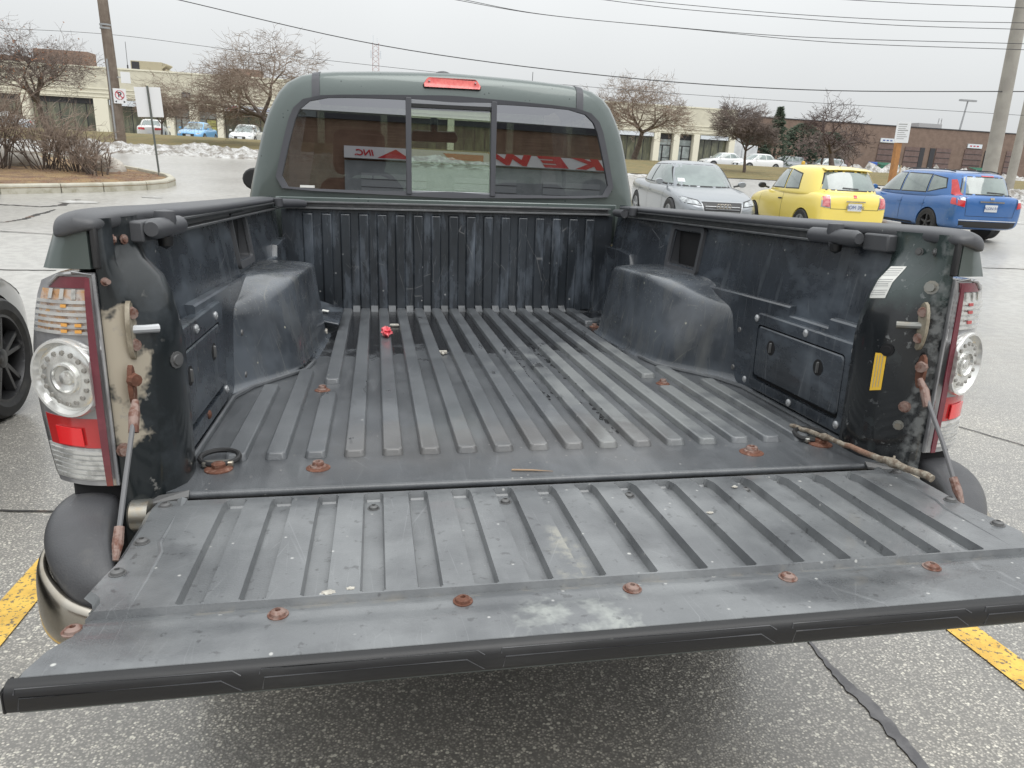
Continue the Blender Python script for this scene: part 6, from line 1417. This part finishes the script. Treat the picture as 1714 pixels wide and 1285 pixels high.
# shrubs on the island: many fine stems from the ground
def shrub(label, x, y, H, W, seed, n_stems=26, m_=None):
    rr = random.Random(seed); root = empty('bare_shrub', (x, y, terr(x, y) + .12)); tag(root, label, 'shrub', 'bare shrubs on the island')
    st, tg_ = MB(), MB()
    def br(p, d, L_, r, lv):
        pts = [p]; 
        for i in range(3):
            d = (d + Vector((rr.gauss(0, .16), rr.gauss(0, .16), rr.gauss(0, .10)))).normalized(); p = p + d * L_ / 3; pts.append(p)
        (st if lv == 0 else tg_).tube(pts, [r, r * .85, r * .7, r * .5], 4 if lv == 0 else 3, caps=False)
        if lv < 3:
            for k in range(4 if lv < 2 else 3):
                t = rr.uniform(.3, 1); i = min(2, int(t * 3)); q = pts[i].lerp(pts[i + 1], t * 3 - i)
                sd = d.orthogonal().normalized(); sd.rotate(Matrix.Rotation(rr.uniform(0, 6.28), 3, d)); a = rr.uniform(.3, .9)
                br(q, (d * math.cos(a) + sd * math.sin(a)).normalized(), L_ * rr.uniform(.35, .65), r * .6, lv + 1)
    for k in range(n_stems):
        a = rr.uniform(0, 2 * math.pi); q = rr.uniform(0, .3) * W
        br(Vector((q * math.cos(a) * 1.3, q * math.sin(a), 0)), Vector((math.cos(a) * W / H * rr.uniform(.1, .9), math.sin(a) * W / H * .5, 1)).normalized(), H * rr.uniform(.45, .75), .016, 0)
    st.build('stems', barkm, root, smooth=180); tg_.build('twigs', m_ or twm2, root, smooth=0)
shrub('tallest bare shrub at the left frame edge, twigs reaching the tree', -9.9, 19.6, 2.3, 1.5, 1, 34)
shrub('second bare shrub, shoulder high, in the middle of the island row', -8.7, 19.9, 1.9, 1.2, 2, 30)
shrub('third bare shrub, waist high, beside the boulder', -7.9, 19.8, 1.35, 1.0, 3, 26)
shrub('lowest bare shrub leaning over the boulder at the island tip', -7.3, 19.3, .95, .9, 4, 18)
shrub('bare shrub farthest left, mostly beyond the frame', -11.4, 19.0, 2.2, 1.4, 5, 26)
litter = MB(); rr = random.Random(3)
for k in range(2600):
    x, y = rr.uniform(-12, -5.9), rr.uniform(15, 21); 
    if y < 15.93 + (x + 8.03) * .73 + .35 or (x > -6.7 and y > 20): continue
    z = terr(x, y) + .13 + rr.uniform(.0, .05); a = rr.uniform(0, 6.28); s_ = rr.uniform(.02, .06)
    litter.add([(x - s_ * math.cos(a), y - s_ * math.sin(a), z), (x + s_ * .3 * math.sin(a), y - s_ * .3 * math.cos(a), z + .01), (x + s_ * math.cos(a), y + s_ * math.sin(a), z + rr.uniform(0, .03))], [(0, 1, 2)])
tag(litter.build('leaf_litter', leafm, smooth=0), 'brown leaf litter on the island under the shrubs', 'leaf litter', kind='stuff')
# evergreens
needle = mat('needles', (.035, .055, .035), .9, var=((.065, .085, .055), 1, .35, .65))
def conifer(label, x, y, H, W, seed, dens=900, cone=True):
    rr = random.Random(seed); root = empty('evergreen', (x, y, terr(x, y))); tag(root, label, 'evergreen')
    MB().tube([(0, 0, 0), (0, 0, H * .95)], [.16, .02], 6).build('trunk', barkm, root)
    g = MB()
    for k in range(dens):
        t = rr.random() ** (.8 if cone else .6); z = H * (.06 + .94 * t)
        if cone:
            tier = .75 + .25 * math.cos(z * 2 * math.pi / (H * .11)); R = W * (1 - t) * tier + .05
        else: R = W * math.sqrt(max(0, 1 - (2 * t - 1) ** 2)) * (.8 + .4 * noise.noise(Vector((t * 4, seed, 0))))
        a = rr.uniform(0, 6.28); q = R * rr.uniform(.55, 1.05) * (1 + .25 * noise.noise(Vector((math.cos(a) * 2, math.sin(a) * 2, z))))
        c_ = Vector((q * math.cos(a), q * math.sin(a), z)); o_ = Vector((math.cos(a), math.sin(a), -.25))
        for j in range(4):
            d = (o_ + Vector((rr.gauss(0, .5), rr.gauss(0, .5), rr.gauss(0, .35)))).normalized() * rr.uniform(.18, .42); s_ = d.orthogonal().normalized() * .06
            g.add([c_ - s_, c_ + s_, c_ + d], [(0, 1, 2)])
    g.build('foliage', needle, root, smooth=0)
conifer('pointed dark spruce rising above the thicket right of the cab', 41.0, 73, 6.3, 2.3, 3, 1300)
conifer('broad dark evergreen beside the pointed spruce, right of it', 44.6, 74, 4.9, 2.4, 5, 1300, False)
conifer('lower dark evergreen left of the pointed spruce', 39.4, 74, 3.6, 1.6, 6, 700, False)
conifer('wide low evergreen mass between the spruce and the dark gnarled tree', 48.5, 75, 4.2, 2.4, 9, 1200, False)

# ================================================================== the works behind the photographer, seen only in the pickup's rear glass
wb = mat('works_brick', (.20, .125, .085), .9, var=((.15, .09, .06), 1, .4, .6), layers=[dict(k='noise', s=2, st=(.2, 1, 6), lo=.5, hi=.7, c=(.26, .17, .12), fac=.6)])
works = empty('sign_factory', (4, -28, 0), (0, 0, math.pi)); tag(works, 'brown brick works with a red and white sign band, mirrored in the rear glass', 'building')
# local x runs to the viewer's right when facing the building: local x = 4 - world x
def wp_(mb, name, m_, par=None, **k): return mb.build(name, m_, works if par is None else par, **k)
wp_(MB().box(-60, 60, 0, 20, 0, 5.45), 'brick_wall', wb)
wp_(MB().box(-60, 60, -.12, 20, 5.45, 5.75), 'parapet_cap', darkfr)
cladm = mat('grey_cladding', (.30, .32, .32), .6, var=((.24, .26, .26), 1, .4, .6))
band_ = wp_(MB().box(-12.5, 7.0, -.35, -.02, 3.88, 4.36), 'sign_band', mat('sign_white_band', (.66, .66, .66), .5))
wp_(MB().box(-12.5, 7.0, -.10, -.02, .2, 3.80), 'cladding', cladm)
for k in range(3):
    d = wp_(MB().box(-7.9 + k * 5.2, -4.3 + k * 5.2, -.16, -.10, .2, 3.3), 'roller_door', mat('door_grey_%d' % k, (.34, .36, .36), .5))
    for j in range(9): MB().box(-7.9 + k * 5.2, -4.3 + k * 5.2, -.18, -.16, .4 + j * .33, .42 + j * .33).build('door_rib', darkfr, d)
kr = mat('band_red', (.50, .02, .03), .5)
for ch, x0, w_ in (('K', -8.4, 2.2), ('E', -6.1, 2.0), ('W', -3.9, 2.6)):
    t = text(ch, .60, kr, 'band_letter', band_, bold=.035, shear=.25); xs_ = [v.co.x for v in t.data.vertices]; sc_ = w_ / (max(xs_) - min(xs_))
    for v in t.data.vertices: v.co.x *= sc_
    t.rotation_euler = (math.radians(90), 0, 0); t.location = (x0 + w_ / 2, -.37, 4.12)
MB().plate([(-12.5, -.36, 4.34), (-8.5, -.36, 4.34), (-9.1, -.36, 3.95), (-12.5, -.36, 4.0)], (0, -.01, 0)).build('red_field', kr, band_)
MB().plate([(-.7, -.36, 4.0), (-.7, -.36, 4.26), (1.6, -.36, 4.26), (1.2, -.36, 4.0)], (0, -.01, 0)).build('red_stroke', kr, band_)
MB().plate([(3.4, -.36, 3.92), (4.2, -.36, 4.30), (5.2, -.36, 3.92)], (0, -.01, 0)).build('red_wedge', kr, band_)
t = text('INC.', .34, kr, 'band_letter', band_, bold=.008, shear=.2, sx=1.6); t.rotation_euler = (math.radians(90), 0, 0); t.location = (5.9, -.37, 4.10)
